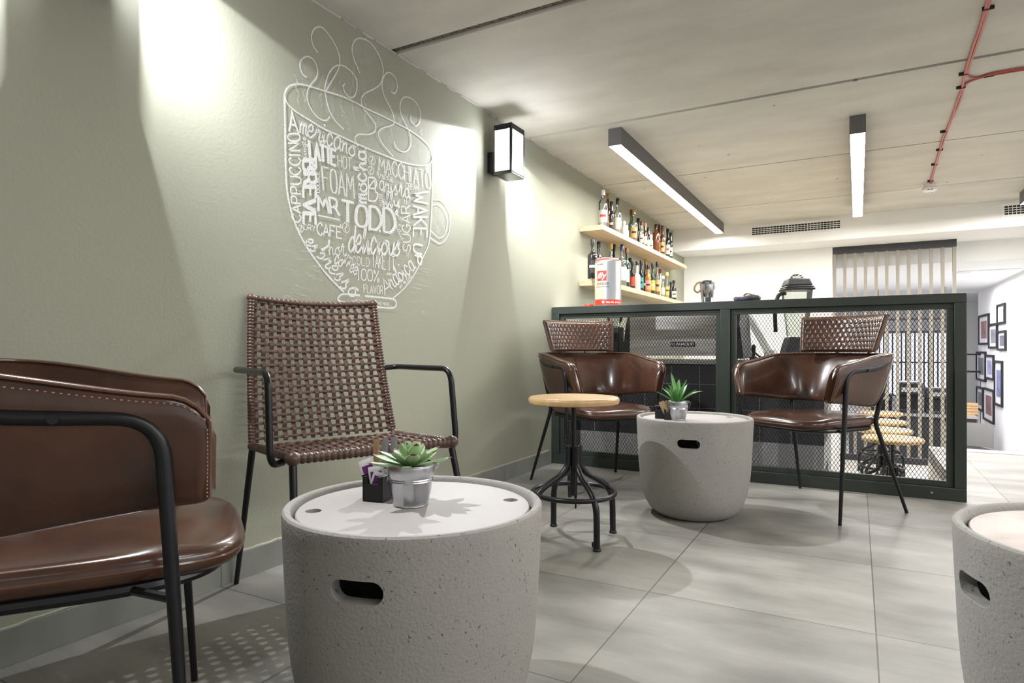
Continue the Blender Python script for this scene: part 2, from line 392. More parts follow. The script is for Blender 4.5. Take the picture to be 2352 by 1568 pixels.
# ------------------------------------------------------------------ wall lamps
def wall_lamp(y, label):
    t = thing('wall_lamp', label, 'wall lamp', (WX+.1325, y, 1.975), 0, 'box lamps on the green wall')
    a, b_, h = .0635, .087, .315
    f = MB()
    f.box(-a, a, -b_, b_, 0, .012).box(-a, a, -b_, b_, h-.012, h)
    for sx in (-1, 1):
        for sy in (-1, 1): f.box(*sorted((sx*a, sx*(a-(.016 if sx > 0 else .008)))), *sorted((sy*b_, sy*(b_-(.016 if sx > 0 else .008)))), .012, h-.012)
    for sy in (-1, 1):
        for z0, z1 in ((.012, .024), (h-.035, h-.012)): f.box(-a+.008, a-.008, *sorted((sy*b_, sy*(b_-.003))), z0, z1)
    for z0, z1 in ((.012, .024), (h-.035, h-.012)): f.box(a-.003, a, -b_+.008, b_-.008, z0, z1)
    f.box(-a, -a+.004, -b_+.008, b_-.008, .012, h-.012)
    f.build('housing', 'black', t, bevel=.0015)
    MB().box(-.1325, -a-.0005, -.05, .05, .035, .165).build('bracket', 'black', t, bevel=.002)
    for sy in (-1, 1): MB().box(-a+.008, a-.016, *sorted((sy*(b_-.005), sy*(b_-.0035))), .024, h-.035).build('pane', 'lampglass', t)
    MB().box(a-.005, a-.0035, -b_+.016, b_-.016, .024, h-.035).build('pane', 'lampglass', t)
    MB().lathe([(.0001, .0), (.012, .004), (.012, .016), (.0001, .02)], 12, (0, 0, h-.056)).build('bulb', 'bulb', t)
    MB().tube([(0, 0, .013), (0, 0, h-.058)], .004, 8).build('lamp_holder', 'matt', t)
    l = bpy.data.lights.new('wall_lamp_module', 'AREA'); l.shape = 'DISK'; l.size = .022; l.energy = WALLLAMP*.50; l.color = (.93, .95, 1)
    lo = bpy.data.objects.new('wall_lamp_module', l); COL.objects.link(lo); lo.parent = t; lo.location = (0, 0, h-.0185)
    l = bpy.data.lights.new('wall_lamp_light', 'POINT'); l.energy = WALLLAMP*.09; l.shadow_soft_size = .007; l.color = (.93, .95, 1)
    lo = bpy.data.objects.new('wall_lamp_light', l); COL.objects.link(lo); lo.parent = t; lo.location = (0, 0, h-.0195)
wall_lamp(3.518, 'black box wall lamp with lit white panes, high on the green wall')
wall_lamp(1.05, 'box wall lamp just above the top left of the frame')

# ------------------------------------------------------------------ red conduit and smoke detector
cb1 = [(2278, -60), (2268, 0), (2253, 55), (2234, 110), (2217, 165), (2211, 196), (2198, 235), (2178, 290), (2166, 315), (2158, 345), (2148, 378), (2138, 412), (2136, 424)]
cb2 = [(2284, -60), (2274, 0), (2258, 58), (2240, 112), (2222, 165), (2228, 177), (2250, 178), (2275, 170), (2310, 163), (2352, 156), (2420, 148)]
cb3 = [(2214, 198), (2205, 232), (2184, 280), (2170, 318), (2161, 345), (2150, 380), (2141, 412), (2138, 424)]
cb4 = [(2212, 196), (2235, 184), (2270, 174), (2310, 167), (2352, 160), (2420, 152)]
def ceil(pts, dz=.008): return smooth([P(a, b_, ZC-dz-.001) for a, b_ in pts], 5)
t = thing('red_cable', 'pair of red conduits clipped across the concrete ceiling down to the smoke detector', 'cable', P(2212, 196, ZC))
off = t.location.copy()
def rel(pts): return [p-off for p in pts]
for c in (cb1, cb2, cb3, cb4): MB().tube(rel(ceil(c, .008)), .0062, 8).build('conduit', 'red_cable', t)
for (a, b_) in ((2270, 14), (2213, 166), (2207, 197), (2168, 299), (2158, 341), (2146, 375), (2137, 413), (2271, 170)):
    p = P(a, b_, ZC)-off; MB().box(-.022, .022, -.004, .004, -.017, 0, Matrix.Translation(p)).build('clip', 'matt', t)
p = P(2135, 424, ZC-.01)
t = thing('smoke_detector', 'round white smoke detector at the end of the red conduits', 'smoke detector', (p.x, p.y, ZC-.075))
MB().lathe([(.03, 0), (.05, .004), (.062, .018), (.062, .03), (.05, .042), (.045, .075)], 32).build('body', 'plastic', t)
MB().box(-.035, .035, -.055, -.02, .044, .075).build('base_box', 'plastic', t, bevel=.004)
for s_ in (-1, 1): MB().box(s_*.012-.008, s_*.012+.008, -.058, -.05, .008, .013).build('slot', 'matt', t)

# ------------------------------------------------------------------ chalk drawing on the wall
GL = {'A': '00 49 80|23 63', 'B': '00 09|~09 59 77 55 05|~05 58 64 83 71 50 00', 'C': '~87 69 49 17 04 12 40 60 82', 'D': '00 09|~09 49 77 84 72 40 00',
 'E': '80 00 09 89|05 65', 'F': '00 09 89|05 65', 'G': '~87 69 49 17 04 12 40 60 82|82 84 54', 'H': '00 09|80 89|05 85', 'I': '40 49', 'K': '00 09|89 04|25 80',
 'L': '09 00 80', 'M': '00 19 43 79 80', 'N': '00 09 80 89', 'O': '~49 18 04 11 40 71 84 78 49', 'P': '00 09|~09 59 78 76 54 04', 'R': '00 09|~09 59 78 76 54 04|45 80',
 'S': '~87 69 39 17 15 44 73 72 60 30 02', 'T': '40 49|09 89', 'U': '~09 03 20 60 83 89', 'V': '09 40 89', 'W': '09 20 46 60 89', 'Y': '09 45 89|45 40', 'É': '80 00 09 89|05 65|5a 7b',
 'a': '~75 46 14 11 40 72|~76 72 80 91', 'b': '~02 39 18 10|~13 45 73 61 20 11', 'c': '~74 46 14 11 40 72', 'd': '~74 45 13 11 40 72|~79 72 80 92', 'e': '~03 53 65 46 14 11 40 82',
 'f': '~02 59 78 2b|~3a 10|~05 65', 'f': '~02 48 79 59 43 3a|~15 65', 'h': '~02 39 18 10|~12 45 64 62 70 91', 'i': '~02 35 31 50 72|38 39', 'l': '~02 58 49 28 21 50 72', 'm': '~04 15 10|~13 35 45 40|~43 65 75 71 90',
 'n': '~04 25 20|~23 55 64 61 80', 'o': '~45 13 11 40 71 73 45 85', 'p': '~05 2a|~25 1a|~23 55 73 61 20', 'r': '~02 36 34 65 51 70 91', 's': '~02 46 43 62 40 10', 't': '~02 48 41 60 82|16 66', 'u': '~05 21 50 74|~75 71 90',
 'y': '~05 22 52 75|~75 6b 3b 92', 'w': '~05 10 44 60 85', 'g': '~75 46 14 12 41 73|~76 6b 2b 83',
 '1': '~27 49 40|20 60', '0': '~49 18 04 11 40 71 84 78 49', '%': '00 89|~19 08 16 27 19|~73 62 60 81 73', '.': '~40 41', ' ': ''}
def hexv(c, y=False):
    if c in '0123456789': return int(c)
    return {'a': 10, 'b': -3}[c] if y else {'a': 10, 'b': 11}[c]
def glyph(ch):
    out = []
    for st in GL.get(ch, '').split('|'):
        if not st: continue
        sm_ = st.startswith('~'); st = st.lstrip('~')
        pp = [Vector((hexv(k[0])/8, {'a': 10, 'b': 11.5 if ch == 'É' else -3}.get(k[1], None)/9 if k[1] in 'ab' else int(k[1])/9, 0)) for k in st.split()]
        out.append(smooth(pp, 5) if sm_ and len(pp) > 2 else pp)
    return out
def ribbon(mb, pts, wd):                    # a flat chalk stroke lying on the wall
    if len(pts) < 2: return
    vs = []; n = len(pts)
    for i in range(n):
        a = pts[max(0, i-1)]; b_ = pts[min(n-1, i+1)]; d = (b_-a)
        d = d.normalized() if d.length > 1e-7 else Vector((0, 1, 0))
        nrm = Vector((0, -d.z, d.y)); k = wd*(.85+.3*random.random())/2
        vs += [pts[i]+nrm*k, pts[i]-nrm*k]
    mb.add(vs, [(2*i, 2*i+1, 2*i+3, 2*i+2) for i in range(n-1)], True)
WXC = WX+.0022
def z2(x, y): return PW(620+x/4.3565, 380+y/4.3565, WXC)
def z1(x, y): return PW(620+x/4.3565, 40+y/4.3565, WXC)
lay = [0]
def chalk(mb, pts, wd):
    lay[0] = (lay[0]+1) % 12; d = Vector((lay[0]*.00006, 0, 0))
    ribbon(mb, [p+d for p in pts], wd)
def word(mb, txt, BL, BR, TL, TR, wd=.0045, kern=.28, double=0, wide=None):
    ws = []
    for ch in txt: ws.append({'I': .45, 'i': .55, 'l': .6, ' ': .6, '1': .6, 'M': 1.25, 'W': 1.35, 'm': 1.1, '.': .5}.get(ch, 1.0))
    tot = sum(ws)+kern*(len(txt)-1); x = 0
    for ch, w_ in zip(txt, ws):
        for st in glyph(ch):
            def mp_(p, dx=0, dy=0):
                u = (x + (p.x if ch not in 'I' else p.x-.27)*w_ + dx)/tot; v = p.y+dy
                b_ = Vector(BL).lerp(Vector(BR), u); t_ = Vector(TL).lerp(Vector(TR), u); return b_.lerp(t_, v)
            dens = []
            for i in range(len(st)-1):
                for k in range(3): dens.append(st[i].lerp(st[i+1], k/3))
            dens.append(st[-1])
            for q in range(double+1):
                chalk(mb, [z2(*mp_(p, q*.13)) for p in dens], wd)
        x += w_+kern
t = thing('chalk_drawing', 'white chalk coffee cup full of coffee words drawn on the green wall', 'wall drawing', (WX, 2.9, 1.6))
lt = MB()
for a in [
 ('FOAM', (530, 245), (840, 330), (515, 10), (835, 85), .0042, .28, 1), ('MR', (480, 455), (690, 500), (465, 290), (665, 335), .0085, .25, 1),
 ('T', (735, 560), (810, 575), (715, 345), (825, 370), .012, .2, 1), ('ODD', (850, 600), (1250, 680), (855, 390), (1240, 440), .0105, .22, 1),
 ('CAFÉ', (470, 690), (720, 730), (470, 570), (720, 620), .007, .2), ('DRY', (340, 640), (455, 660), (340, 585), (455, 600), .0035),
 ('CAPPUCCINO', (310, 570), (300, -320), (225, 560), (175, -320), .007, .25), ('BREVE', (332, -60), (335, 575), (460, -60), (455, 580), .013, .25, 1),
 ('A', (190, -345), (290, -315), (200, -560), (235, -560), .009), ('mericano', (290, -330), (850, -85), (300, -530), (870, -260), .0085, .05),
 ('LATTE', (400, -71), (655, 0), (385, -255), (655, -150), .013, .15, 1), ('HOT', (680, 9), (815, 50), (675, -101), (820, -75), .0045),
 ('mocha', (970, 385), (960, -150), (830, 385), (850, -150), .011, .1), ('MACCHIATO', (1085, 50), (1610, 240), (1085, -90), (1600, 70), .0035, .25, 1),
 ('triple', (1075, 115), (1240, 170), (1060, 40), (1230, 95), .004, .05), ('B', (985, 350), (1080, 360), (985, 120), (1080, 130), .008),
 ('arista', (1095, 240), (1400, 330), (1090, 95), (1390, 190), .0075, .08), ('CREAM', (1360, 225), (1490, 255), (1360, 170), (1490, 200), .0035),
 ('illy', (1125, 395), (1290, 435), (1130, 250), (1295, 300), .0105, .1), ('SUGAR', (1405, 865), (1400, 400), (1335, 860), (1312, 400), .006, .25),
 ('WAKE', (1430, 260), (1435, 715), (1590, 260), (1570, 720), .0105, .25, 0), ('UP', (1435, 780), (1455, 985), (1530, 800), (1515, 1000), .0115, .3),
 ('delicious', (780, 860), (1310, 900), (800, 590), (1330, 680), .011, .05), ('hot.', (590, 890), (800, 905), (575, 750), (790, 770), .0055, .15),
 ('coffee', (640, 975), (865, 1100), (670, 850), (900, 980), .0065, .05), ('COLD', (825, 985), (995, 1010), (825, 905), (995, 925), .0033, .35),
 ('TAKE', (1020, 1020), (1160, 1040), (1020, 875), (1155, 895), .0055, .2), ('IT', (1190, 1050), (1250, 1060), (1190, 905), (1250, 910), .005, .35),
 ('you', (970, 885), (1012, 890), (970, 862), (1012, 866), .002), ('ANYWAY', (1165, 1095), (1280, 1110), (1165, 1068), (1280, 1082), .003),
 ('100%', (870, 1140), (1090, 1165), (870, 1030), (1090, 1050), .0055), ('FLAVOR', (940, 1270), (1130, 1290), (935, 1190), (1130, 1205), .0038, .25),
 ('A', (1150, 1300), (1230, 1240), (1105, 1150), (1165, 1120), .007), ('rabica', (1225, 1240), (1460, 1030), (1140, 1100), (1385, 900), .0085, .08),
 ('MY BLEND', (1310, 1235), (1420, 1110), (1288, 1215), (1400, 1093), .003), ('with', (1262, 490), (1312, 565), (1292, 475), (1340, 550), .002),
 ('or', (1285, 600), (1310, 610), (1290, 575), (1318, 582), .002), ('without', (1250, 600), (1318, 745), (1285, 590), (1350, 735), .002),
 ('single', (368, -60), (355, -290), (325, -60), (318, -290), .0035, .1), ('DOUBLE', (498, 270), (490, 60), (468, 270), (465, 60), .0033),
 ('es', (345, 770), (440, 880), (430, 690), (530, 800), .0085, .1), ('pres', (450, 890), (690, 1180), (560, 800), (800, 1080), .0075, .1), ('so', (690, 1200), (830, 1330), (790, 1070), (930, 1190), .009, .1),
 ('LUKE WANTED HIS NAME HERE', (820, 1360), (1190, 1400), (820, 1335), (1190, 1375), .0024, .3)]:
    word(lt, *a[:5], wd=a[5], kern=a[6] if len(a) > 6 else .28, double=a[7] if len(a) > 7 else 0)
chalk(lt, [z2(480, 498), z2(590, 520), z2(700, 545)], .006)
for cx, cy, rx, ry in ((310, 630, 24, 36), (760, 622, 34, 50), (1020, -51, 32, 45), (1008, 50, 30, 42), (1570, 30, 16, 26)):
    chalk(lt, [z2(cx+rx*math.cos(a*PI/10)+ry*.12*math.sin(a*PI/10), cy+ry*math.sin(a*PI/10)) for a in range(21)], .0033)
    chalk(lt, [z2(cx+rx*.35*math.sin(a*1.1), cy-ry*.8+ry*1.6*a/6) for a in range(7)], .005)
for k in range(7): chalk(lt, [z2(1085+k*2, 290+k*19), z2(1125+k*2, 292+k*19)], .003)
chalk(lt, [z2(*p) for p in ((1295, 335), (1290, 380), (1280, 420), (1250, 475))], .004)
for x in (1345, 1365): chalk(lt, [z2(x, 330), z2(x+3, 385)], .003)
for x in (1370, 1385): chalk(lt, [z2(x, 870), z2(x, 910)], .003)
bt_ = lt.build('lettering', 'chalk', auto=False)
cu = MB()
rim = [(150, 750), (190, 690), (280, 665), (400, 690), (560, 740), (720, 790), (850, 850), (960, 910), (1100, 975), (1240, 1045), (1400, 1130), (1520, 1215), (1600, 1300), (1630, 1390), (1610, 1450), (1550, 1480), (1440, 1475), (1300, 1440), (1160, 1385), (1000, 1320), (860, 1260), (700, 1185), (540, 1115), (400, 1030), (270, 950), (190, 880), (150, 810)]
r_ = smooth([(a, b_, 0) for a, b_ in rim], 4, True); r_.append(r_[0])
chalk(cu, [z1(p.x, p.y) for p in r_], .0078)
def st(mb, pts, f, wd, k=5): chalk(mb, [f(p.x, p.y) for p in smooth([(a, b_, 0) for a, b_ in pts], k)], wd)
st(cu, [(143, -700), (150, -380), (155, 0), (170, 250), (210, 450), (260, 600), (330, 750), (430, 910), (560, 1080), (740, 1270)], z2, .009)
st(cu, [(1632, -90), (1632, 0), (1625, 330), (1610, 600), (1590, 780), (1540, 900), (1450, 1080), (1350, 1220), (1230, 1330)], z2, .008)
st(cu, [(900, 1300), (740, 1285), (685, 1320), (690, 1350), (760, 1375), (950, 1400), (1180, 1425), (1250, 1415), (1260, 1360), (1200, 1330), (950, 1305)], z2, .009)
st(cu, [(1640, 345), (1700, 345), (1760, 400), (1800, 500), (1800, 620), (1770, 720), (1710, 780), (1660, 760), (1600, 720)], z2, .007)
st(cu, [(1630, 400), (1680, 390), (1730, 430), (1770, 520), (1770, 620), (1740, 700), (1700, 725), (1660, 700), (1610, 650)], z2, .006)
b2 = cu.build('cup_outline', 'chalk', auto=False)
sm_ = MB()
for s_ in ([(600, 990), (560, 1030), (490, 1010), (420, 930), (375, 830), (375, 740), (410, 670), (465, 600), (475, 520), (440, 430), (370, 390), (310, 430), (300, 500), (330, 570), (370, 600)],
 [(740, 1120), (650, 1030), (590, 920), (560, 800), (550, 690), (590, 560), (650, 490), (720, 480), (800, 530), (860, 610), (870, 700), (850, 780), (800, 800), (750, 750), (730, 690), (750, 665)],
 [(480, 350), (430, 280), (415, 180), (450, 110), (520, 100), (600, 190), (660, 290), (695, 400), (690, 500), (640, 600), (590, 680), (560, 740)],
 [(900, 560), (850, 440), (820, 320), (850, 230), (910, 210), (1000, 250), (1080, 360), (1125, 480), (1130, 580), (1100, 670), (1030, 720), (950, 760), (915, 820), (930, 900), (1000, 990), (1055, 1070), (1050, 1140), (980, 1170), (890, 1170), (850, 1210), (880, 1290)],
 [(1210, 740), (1250, 760), (1275, 690), (1250, 600), (1190, 550), (1140, 590), (1120, 680), (1140, 780), (1190, 880), (1235, 980), (1240, 1060), (1200, 1085), (1120, 1110), (1085, 1160), (1110, 1240), (1180, 1330), (1235, 1390)],
 [(1240, 1240), (1270, 1310), (1340, 1345), (1400, 1300), (1410, 1200), (1370, 1090), (1320, 990), (1300, 900), (1320, 820), (1370, 795), (1450, 840), (1500, 930), (1500, 1040), (1460, 1085), (1415, 1040), (1410, 980)]):
    st(sm_, s_, z1, .0068)
b3 = sm_.build('steam', 'chalk', auto=False)
du = MB()
for a, b_ in (((250, 560), (290, 860)), ((490, 390), (520, 580)), ((500, 680), (520, 900)), ((700, 630), (720, 1000)), ((720, 900), (800, 1130)), ((830, 420), (840, 1050)), ((1070, 770), (1070, 1300)), ((950, 750), (960, 1100)), ((1210, 780), (1215, 1300)), ((1505, 1080), (1515, 1200)), ((330, 640), (350, 850)), ((1300, 960), (1300, 1080))):
    st(du, [(a[0]+(b_[0]-a[0])*k/8+12*math.sin(k*1.7+a[0]), a[1]+(b_[1]-a[1])*k/8) for k in range(9)], z1, .006)
for k in range(46):
    sd = random.random() < .55
    x = random.uniform(130, 420) if sd else random.uniform(1370, 1560); y = random.uniform(830, 1330) if sd else random.uniform(1000, 1500)
    l = random.uniform(40, 130); st(du, [(x, y), (x+l/2, y+l*.08), (x+l, y+l*.2)], z2, random.uniform(.002, .004), 2)
b4 = du.build('wisps', 'faint', auto=False)
sg = MB()
def blob(f, cx, cy, rx, ry):
    lay[0] = (lay[0]+1) % 12; vs = [f(cx, cy)-Vector((.0004+lay[0]*.00004, 0, 0))]+[f(cx+rx*math.cos(a*PI/12), cy+ry*math.sin(a*PI/12))-Vector((.0004+lay[0]*.00004, 0, 0)) for a in range(24)]
    sg.add(vs, [(0, i+1, (i+1) % 24+1) for i in range(24)])
for a in ((960, 350, 130, 130), (370, 500, 60, 90), (760, 720, 60, 90), (960, 680, 70, 60), (1210, 660, 45, 70), (1400, 900, 80, 90), (1480, 1350, 120, 90), (600, 880, 50, 140), (1150, 1180, 70, 80)): blob(z1, *a)
blob(z2, 975, 1350, 280, 50); blob(z2, 1700, 540, 90, 150)
b5 = sg.build('chalk_dust', 'smudge', auto=False); b5['kind'] = 'stuff'; b4['kind'] = 'stuff'
for o in (bt_, b2, b3, b4, b5):
    o.parent = t; o.data.transform(Matrix.Translation(-t.location))

# ------------------------------------------------------------------ concrete drum tables
def evaluated(o, cutters):
    for c in cutters:
        md = o.modifiers.new('cut', 'BOOLEAN'); md.operation = 'DIFFERENCE'; md.solver = 'EXACT'; md.object = c
    dg = bpy.context.evaluated_depsgraph_get(); dg.update()
    me = bpy.data.meshes.new_from_object(o.evaluated_get(dg)); o.modifiers.clear(); o.data = me
    me.polygons.foreach_set('use_smooth', [True]*len(me.polygons)); me.set_sharp_from_angle(angle=math.radians(35))
    for c in cutters: bpy.data.objects.remove(c)
def stadium(w_, h_, n=10):
    r = h_/2; out = []
    for k in range(n+1): a = -PI/2+PI*k/n; out.append((w_/2-r+r*math.cos(a), r*math.sin(a)))
    for k in range(n+1): a = PI/2+PI*k/n; out.append((-w_/2+r+r*math.cos(a), r*math.sin(a)))
    return out
R0 = .302
prof = [(0, 0), (.165, 0), (.182, .003), (.205, .014), (.232, .037), (.254, .073), (.270, .12), (.281, .18), (.286, .22), (.291, .28), (.296, .38), (.301, .49), (R0, .508), (.3005, .516), (.296, .52), (.288, .52), (.284, .518), (.281, .513), (.280, .502), (.270, .47), (.262, .38), (.255, .25), (.240, .15), (.205, .09), (.16, .06), (0, .055)]
def table(label, lat, fwd, slotdir, holedir, lidmat='lid', shape=0):
    t = thing('drum_table', label, 'table', wp(lat, fwd), 0, 'round concrete drum tables')
    pr = prof
    if shape: pr = [(r if z > .2 or r < .15 else r*(1-.0*z), z) for r, z in prof]
    body = MB().lathe(pr[::1], 128).build('body', 'table')
    sd = wp(*slotdir); a = math.atan2(sd.y, sd.x)
    cut = []
    for k in (0, PI):
        mx = Matrix.Rotation(a+k, 4, 'Z') @ Matrix.Translation((.2, 0, .41)) @ Matrix.Rotation(PI/2, 4, 'Y') @ Matrix.Rotation(PI/2, 4, 'Z')
        cut.append(MB().prism(stadium(.112, .046), 0, .2, mx).build('cutter', 'table'))
    evaluated(body, cut); body.parent = t
    b_ = body.modifiers.new('bevel', 'BEVEL'); b_.width = .006; b_.segments = 3; b_.limit_method = 'ANGLE'; b_.angle_limit = math.radians(60)
    lid = MB().lathe([(0, .49), (.272, .49), (.2725, .505), (.270, .508), (0, .508)], 96).build('lid', lidmat)
    hd = wp(*holedir); ha = math.atan2(hd.y, hd.x); cut = []
    for k in (0, PI): cut.append(MB().lathe([(.0185, .45), (.0185, .55)], 32, (.233*math.cos(ha+k), .233*math.sin(ha+k), 0)).build('cutter', 'lid'))
    evaluated(lid, cut); lid.parent = t
    return t
T1 = table('large concrete drum table in the foreground with sachets and rosette plant', -.2305, 1.506, (-.24, -.97), (.227, .053))
T2 = table('concrete drum table standing between the two far armchairs', .977, 3.39, (-.36, -.93), (.93, .33))
T3 = table('concrete drum table with a stained lid, cut off by the right edge', 1.196, 1.189, (-.98, .18), (.3, .9), 'lid_stained')

# ------------------------------------------------------------------ leather armchair
def chair_arm_path(s):                       # plan of the wrap-around shell, s in -1..1, from left front to right front
    # straight arms joined by a rounded back
    W, YF, YB, RC = .300, .30, -.25, .20
    L1 = YF-(YB+RC); L2 = PI/2*RC; L3 = 2*(W-RC); tot = 2*L1+2*L2+L3
    d = (s+1)/2*tot
    if d < L1: return Vector((-W, YF-d, 0)), Vector((-1, 0, 0))
    d -= L1
    if d < L2: a = PI+d/RC; return Vector((-W+RC+RC*math.cos(a), YB+RC+RC*math.sin(a), 0)), Vector((math.cos(a), math.sin(a), 0))
    d -= L2
    if d < L3: return Vector((-W+RC+d, YB, 0)), Vector((0, -1, 0))
    d -= L3
    if d < L2: a = -PI/2+d/RC; return Vector((W-RC+RC*math.cos(a), YB+RC+RC*math.sin(a), 0)), Vector((math.cos(a), math.sin(a), 0))
    d -= L2
    return Vector((W, YB+RC+d, 0)), Vector((1, 0, 0))
def shell_edges(s):
    a = abs(s); k = max(0, min(1, (1-a)/.6)); k = k*k*(3-2*k)
    zt = .80+.06*k; zb = .605-.035*k
    return zt, zb
def shell_pt(s, v, side, th=.025):
    """v 0..1 height, side -1 inner .. 1 outer"""
    p, n = chair_arm_path(s); zt, zb = shell_edges(s)
    L = 1.72                                   # half length of the path used for corner rounding, metres
    d = (1-abs(s))*.86; r = .085
    if d < r:
        zt -= r-math.sqrt(max(0, r*r-(r-d)**2)); rb = .03
    if d < .03: zb += .03-math.sqrt(max(0, .03**2-(.03-d)**2))
    z = zb+(zt-zb)*v
    lean = .035*(z-.60)/.25 - .02*(1-v)
    back = max(0, 1-abs(s)/.55)
    lean += back*.045*(z-.72)/.15
    return Vector((p.x, p.y, z)) + n*(lean+side*th)
def make_leather_chair(name, label):
    t = thing(name, label, 'armchair', (0, 0, 0), 0, 'brown leather armchairs with quilted headrests')
    # shell: closed cross section swept along the plan
    NS, NV = 97, 28
    def sh(u, w_):
        s = -1+2*u; s = max(-.999, min(.999, math.copysign(1-(1-abs(s))**1.0, s)))
        a = 2*PI*w_; ca, sa = math.cos(a), math.sin(a)
        v = .5+.5*math.copysign(abs(sa)**.55, sa); side = math.copysign(abs(ca)**.6, ca)
        e = min(1, (1-abs(-1+2*u))*.86/.022); e = math.sqrt(max(0, 1-(1-e)**2)) if e < 1 else 1
        puff = 1+.25*math.sin(PI*v)
        return shell_pt(s, v, side*e*puff)
    m = MB().grid(sh, NS, NV, False, True)
    m.f.append(tuple(range(NV))); m.sm.append(True); m.mi.append(0); m.f.append(tuple((NS-1)*NV+k for k in range(NV))[::-1]); m.sm.append(True); m.mi.append(0)
    shell = m.build('backrest', 'leather', t, auto=False)
    for side in (-1, 1):                        # piping round the edge, inside and outside
        pts = [shell_pt(-.985+1.97*i/80, 0.985, side*.85, .022) for i in range(81)]
        pts = [shell_pt(-.985, .06+.9*i/8, side*.85) for i in range(8)]+pts+[shell_pt(.985, .96-.9*i/8, side*.85) for i in range(9)]
        MB().tube(pts, .003, 6).build('piping', 'piping', shell)
    th_ = MB()
    for side in (1.12,):
        for i in range(150):
            s = -.975+1.95*i/149; a = shell_pt(s-.003, .93, side); b_ = shell_pt(s+.0015, .93, side); th_.tube([a, b_], .0011, 4)
    for e in (-1, 1):
        for i in range(18):
            v = .08+.8*i/18; th_.tube([shell_pt(e*.980, v, 1.15), shell_pt(e*.980, v+.02, 1.15)], .0011, 4)
    th_.build('stitching', 'thread', shell)
    MB().tube([shell_pt(0, .06+.88*i/10, -1.28) for i in range(11)], .0012, 5).build('seam', 'leather', shell)
    # quilted headrest
    def hr(u, v, side):
        s = (u*2-1)
        W = .235+.035*v; yb = -.275-.055*v
        ang_ = s*.95; x = W*math.sin(ang_)/math.sin(.95); y = yb + .11*(1-math.cos(ang_))/(1-math.cos(.95))
        z = .868+.205*v
        n = Vector((math.sin(ang_)*.55, -math.cos(ang_)*.9, .12)).normalized()
        e = min(1, min(u, 1-u)/.03, min(v, 1-v)/.07); e = math.sqrt(max(0, 1-(1-e)**2))
        return Vector((x, y, z)) + n*side*.017*e, n, e
    def front(u, v):
        p, n, e = hr(u, v, -1)
        # honeycomb cells
        cw, chh = .0305, .0265
        X = (u-.5)*.56; Z = v*.2; row = math.floor(Z/chh); best = 9
        for rr in (row-1, row, row+1):
            cz = (rr+.5)*chh; of = .5*cw if rr % 2 else 0
            cx = round((X-of)/cw)*cw+of
            for c2 in (cx-cw, cx, cx+cw):
                dx, dz = abs(X-c2), abs(Z-cz); d = max(dx/(cw/2), (dx*.55+dz)/(cw*.60)); best = min(best, d)
        h_ = math.sqrt(max(0, 1-min(1, best)**2.6))
        m_ = min(1, min(u, 1-u)/.05, min(v, 1-v)/.08)
        return p - n*(.0065*h_*m_)
    q = MB().grid(front, 260, 110)
    q.grid(lambda u, v: hr(1-u, v, 1)[0], 60, 24)
    q.build('headrest', 'leather', t, auto=False)
    ed = [hr(0, i/12, 0)[0] for i in range(13)]+[hr(i/30, 1, 0)[0] for i in range(1, 31)]+[hr(1, 1-i/12, 0)[0] for i in range(1, 13)]+[hr(1-i/30, 0, 0)[0] for i in range(1, 30)]
    MB().tube(ed, .005, 8, True).build('headrest_piping', 'piping', t)
    for s_ in (-1, 1): MB().tube([(s_*.10, -.322, .83), (s_*.10, -.318, .86), (s_*.10, -.308, .90)], .007, 8).build('headrest_post', 'black', t)
    # seat cushion
    def outline(a):
        ca, sa = math.cos(a), math.sin(a)
        x = .275*math.copysign(abs(ca)**.52, ca)*(1+.05*max(0, sa)); y = (.340 if sa > 0 else .235)*math.copysign(abs(sa)**.66, sa)+.02
        return x, y
    def top(u, v):
        a = 2*PI*u; x, y = outline(a); rr = min(1, v*1.0)
        # v 0 centre .. .72 edge top, .. 1 bottom edge
        if v < .70: k = v/.70; k2 = k; z = .532-.012*k**3 - .004*math.cos(6*a)*k**4; f = .93*k2
        else:
            k = (v-.70)/.30; b_ = k*PI; z = .495+.026*math.cos(b_)+.0; f = .93+.07*math.sin(b_)
        wr = .0022*math.sin(a*31)*max(0, v-.8)
        return Vector((x*f*(1+wr), y*f*(1+wr), z - .012*max(0, (y*f-.2))/.15))
    c = MB().grid(top, 96, 30, True, False)
    c.add([Vector((outline(2*PI*i/96)[0]*.93, outline(2*PI*i/96)[1]*.93, .469)) for i in range(96)], [tuple(range(96))[::-1]])
    seat = c.build('seat', 'leather', t, auto=False)
    MB().tube([Vector((outline(2*PI*i/96)[0]*.995, outline(2*PI*i/96)[1]*.995, .4955-.012*max(0, outline(2*PI*i/96)[1]-.2)/.15)) for i in range(96)], .0035, 6, True).build('piping', 'piping', seat)
    # frame
    MB().tube([Vector((outline(2*PI*i/64)[0]*.93, outline(2*PI*i/64)[1]*.88, .458)) for i in range(64)], .012, 8, True).build('seat_frame', 'black', t)
    # one tube: front foot, up the post, back along the arm, round to the rear
    for s_ in (-1, 1):
        pts = fillet([(s_*.335, .262, 0), (s_*.338, .215, .765), (s_*.346, -.02, .778), (s_*.340, -.10, .80), (s_*.318, -.175, .835)], {1: .07, 2: .08, 3: .06}, 8)
        n = len(pts); MB().tube(pts, [(.0085+.0045*min(1, p.z/.35)) for p in pts], 14).build('arm_frame', 'black', t)
        pts = fillet([(s_*.318, -.175, .838), (s_*.262, -.125, .49), (s_*.335, -.285, 0)], {1: .04}, 6)
        MB().tube(pts, [(.0085+.0035*min(1, p.z/.35)) for p in pts], 12).build('leg', 'black', t)
        MB().tube([(s_*.336, .23, .46), (s_*.262, .17, .458)], .008, 8).build('bracket', 'black', t)
